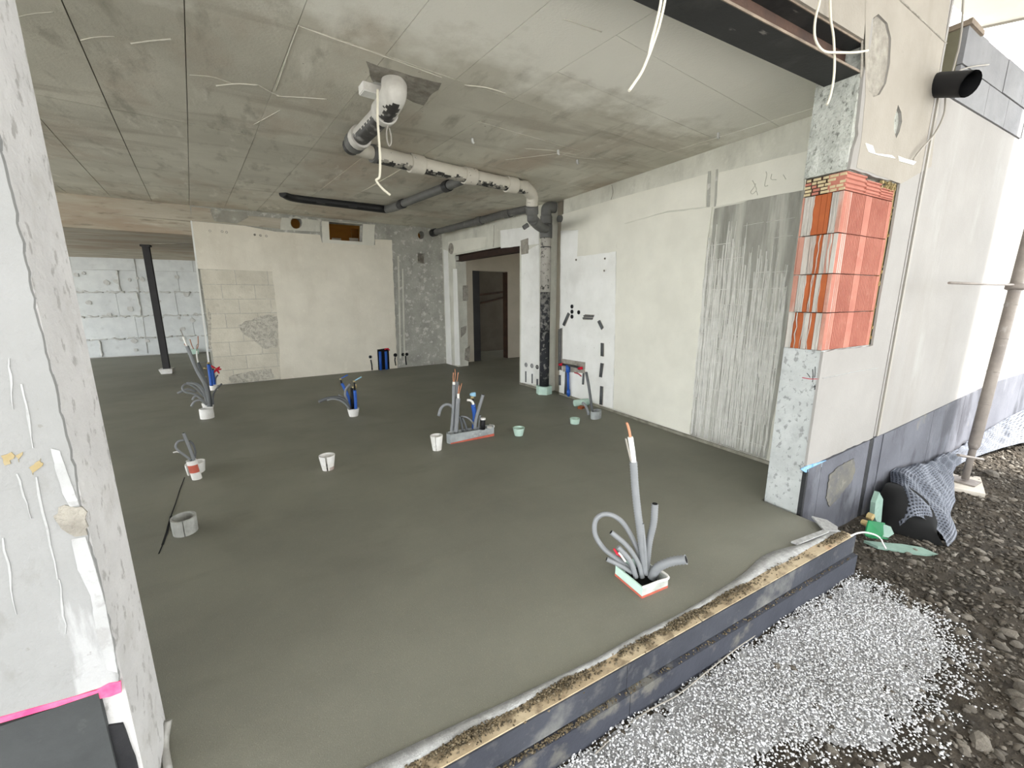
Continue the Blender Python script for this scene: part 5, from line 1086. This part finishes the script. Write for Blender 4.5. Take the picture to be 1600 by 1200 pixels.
du = np.cumsum(np.r_[0, np.linalg.norm(np.diff(S_[:, NV//2], axis=0), axis=1)]); dv = np.cumsum(np.r_[0, np.linalg.norm(np.diff(S_[NU//3], axis=0), axis=1)])
nr = np.cross(np.gradient(S_, axis=0), np.gradient(S_, axis=1)); nr /= np.linalg.norm(nr, axis=2, keepdims=True)+1e-9; nr[nr[..., 2] < 0] *= -1
pt = .021; UU, VV = np.meshgrid(du, dv, indexing='ij'); row = np.floor(VV/pt); lu = ((UU+pt/2*(row % 2)) % pt)/pt-.5; lv = (VV % pt)/pt-.5
dm = np.clip(1-((lu*2)**2+(lv*2)**2)/.42, 0, 1)
wr_ = np.sin(np.pi*np.linspace(.04, .96, NV))[None, :]*(.02*np.sin(UU*9+VV*5)*np.sin(VV*11+1)+.014*np.sin(UU*23-VV*9)+.01*np.sin(UU*37+VV*21))
S2 = S_+nr*(-.009*np.minimum(dm*2, 1)+wr_)[..., None]
I, J = np.meshgrid(np.arange(NU-1), np.arange(NV-1), indexing='ij'); q = (I*NV+J).ravel()
S2[..., 1] = np.minimum(S2[..., 1], 1.392)
F = np.stack([q, q+NV, q+NV+1, q+1], -1); org = np.array([4.6, 1.2, -.2])
mm = bpy.data.materials.new('membrane'); mm.use_nodes = True; MATS['membrane'] = mm
nt = mm.node_tree; at = nt.nodes.new('ShaderNodeVertexColor'); at.layer_name = 'dimple'; mx = nt.nodes.new('ShaderNodeMix'); mx.data_type = 'RGBA'
mx.inputs[6].default_value = lin((92, 97, 108)); mx.inputs[7].default_value = lin((16, 18, 24)); nt.links.new(at.outputs[0], mx.inputs[0]); nt.links.new(mx.outputs[2], nt.nodes['Principled BSDF'].inputs['Base Color'])
nt.nodes['Principled BSDF'].inputs['Roughness'].default_value = .55
dmn = thing('drainage_membrane', 'dark dimpled drainage membrane folded along the foot of the white facade', 'membrane', org)
sh_ = mesh_np('sheet', S2.reshape(-1, 3)-org, F, 'membrane', dmn)
ca = sh_.data.color_attributes.new('dimple', 'FLOAT_COLOR', 'POINT'); cv = np.ones((NU*NV, 4), np.float32); cv[:, :3] = np.clip(dm*2.2-.2, 0, 1).reshape(-1, 1); ca.data.foreach_set('color', cv.ravel())
# near-black sheet inside the open end of the fold
fk = np.array([[(4.1, 1.3, -.27), (4.2, 1.32, -.1), (4.3, 1.33, .0), (4.46, 1.34, -.02)], [(4.05, 1.2, -.27), (4.12, 1.2, -.12), (4.28, 1.2, -.02), (4.42, 1.22, .0)], [(4.06, 1.08, -.27), (4.12, 1.06, -.18), (4.22, 1.04, -.14), (4.4, 1.08, -.07)], [(4.1, .9, -.27), (4.12, .88, -.262), (4.16, .94, -.2), (4.3, .98, -.17)]])
R_ = cr(fk, np.linspace(0, 3, 24)); R_ = np.stack([cr(r_.copy(), np.linspace(0, 3, 20)) for r_ in R_])
I, J = np.meshgrid(np.arange(23), np.arange(19), indexing='ij'); q = (I*20+J).ravel(); bk_ = mesh_np('fold_interior', R_.reshape(-1, 3)-org, np.stack([q, q+20, q+21, q+1], -1), 'bore', dmn)
# mint foam strips, green plastic piece, stones of foam, cable
o = [yv(*q, 1.2) for q in ((1366, 806), (1368, 786), (1374, 769), (1380, 780), (1377, 815), (1372, 820))]
tag(obj('foam_strip', MB().prism(o, (0, .03, 0)), 'mint_outdoor', None, o[0]), 'narrow upright mint foam strip beside the folded membrane', 'foam strip')
o = [onz(*q, -.235) for q in ((1350, 844), (1375, 847), (1410, 850), (1440, 855), (1466, 866), (1448, 866), (1410, 860), (1372, 854))]
tag(obj('foam_strip', MB().prism(o, (0, 0, -.02)), 'mint_outdoor', None, o[0]), 'long pale mint foam strip lying on the soil in front of the membrane', 'foam strip')
o = [yv(*q, 1.04) for q in ((1381, 820), (1392, 823), (1397, 834), (1388, 840), (1378, 838))]
tag(obj('foam_lump', MB().prism(o, (0, .05, 0)), 'mint_outdoor', None, o[3]), 'rounded pale mint foam lump right of the green plastic piece', 'foam lump')
G0, G1, G2, G3 = yv(1352, 836, 1.06), yv(1379, 838, 1.0), yv(1378, 817, 1.02), yv(1358, 814, 1.08)
gt = thing('green_piece', 'bright green bent plastic piece on the soil by the slab corner', 'plastic piece', G0)
obj('front_face', MB().prism([G0, G1, G2, G3], (.004, .008, 0)), 'green_plastic', gt); obj('side_face', MB().prism([G1, yv(1384, 832, 1.1), yv(1383, 818, 1.1), G2], (.008, .004, 0)), 'green_plastic', gt)
obj('bottom_lip', MB().prism([G0, G1, G1+Vector((0, -.03, 0)), G0+Vector((0, -.03, 0))], (0, 0, -.006)), 'green_plastic', gt)
for u, v, s_, lb in ((1364, 809, .028, 'pale cream foam lump above the green plastic piece'), (1355, 818, .022, 'yellow foam crumb at the left of the green plastic piece')):
    c = yv(u, v, 1.1); r_ = random.Random(u); o = [c+Vector((math.cos(a)*s_*r_.uniform(.7, 1.1), 0, math.sin(a)*s_*r_.uniform(.7, 1.1))) for a in [k*.785 for k in range(8)]]
    tag(obj('foam_lump', MB().prism(o, (0, .03, 0)), 'foam_yellow', None, c), lb, 'foam lump')
p = [yv(*q, 1.0) for q in ((1330, 837), (1340, 833), (1352, 832), (1368, 836), (1376, 842), (1380, 850), (1384, 857))]
tag(obj('white_cable', MB().tube(smooth_path(p, 5), .005, seg=7), 'cable_white', None, p[0]), 'white cable arching from the slab corner to the soil', 'cable')

# ---- building prop
pb = onz(1507, 752, -.185); hd = yv(1587, 448, pb.y); dr_ = (hd-pb).normalized()
pp = thing('building_prop', 'grey steel building prop standing in front of the white facade', 'prop', pb)
L0 = .35; obj('inner_tube', MB().tube([pb+dr_*.02, pb+dr_*.7], .027, seg=14), 'prop_steel', pp)
obj('outer_tube', MB().tube([pb+dr_*.32, pb+dr_*.36, pb+dr_*4.2], [.03, .042, .042], seg=16), 'prop_steel', pp)
obj('adjusting_collar', MB().tube([hd-dr_*.03, hd-dr_*.02, hd+dr_*.02, hd+dr_*.03], [.048, .066, .066, .048], seg=16), 'prop_steel', pp)
obj('handle', MB().tube([yv(1483, 442, pb.y), yv(1583, 445, pb.y)], .009, seg=8), 'prop_steel', pp)
obj('pin', MB().tube([yv(1497, 711, pb.y-.02), yv(1536, 718, pb.y-.02)], .012, seg=8), 'prop_steel', pp)
obj('base_plate', MB().obox(pb+Z*.004, (.09, 0, 0), (0, .09, 0), Z*.005), 'prop_steel', pp)
for k in range(4): collar(pp, pb+dr_*(.75+.3*k), pb+dr_*(.76+.3*k), .044, 'prop_steel', 'weld_ring')
o = [onz(*q, -.19) for q in ((1475, 730), (1480, 760), (1540, 772), (1532, 745), (1520, 738))]
tag(obj('base_board', MB().prism(o, (0, 0, -.04)), 'prop_plate', None, pb-Z*.02), 'pale square board lying under the foot of the steel prop', 'board')
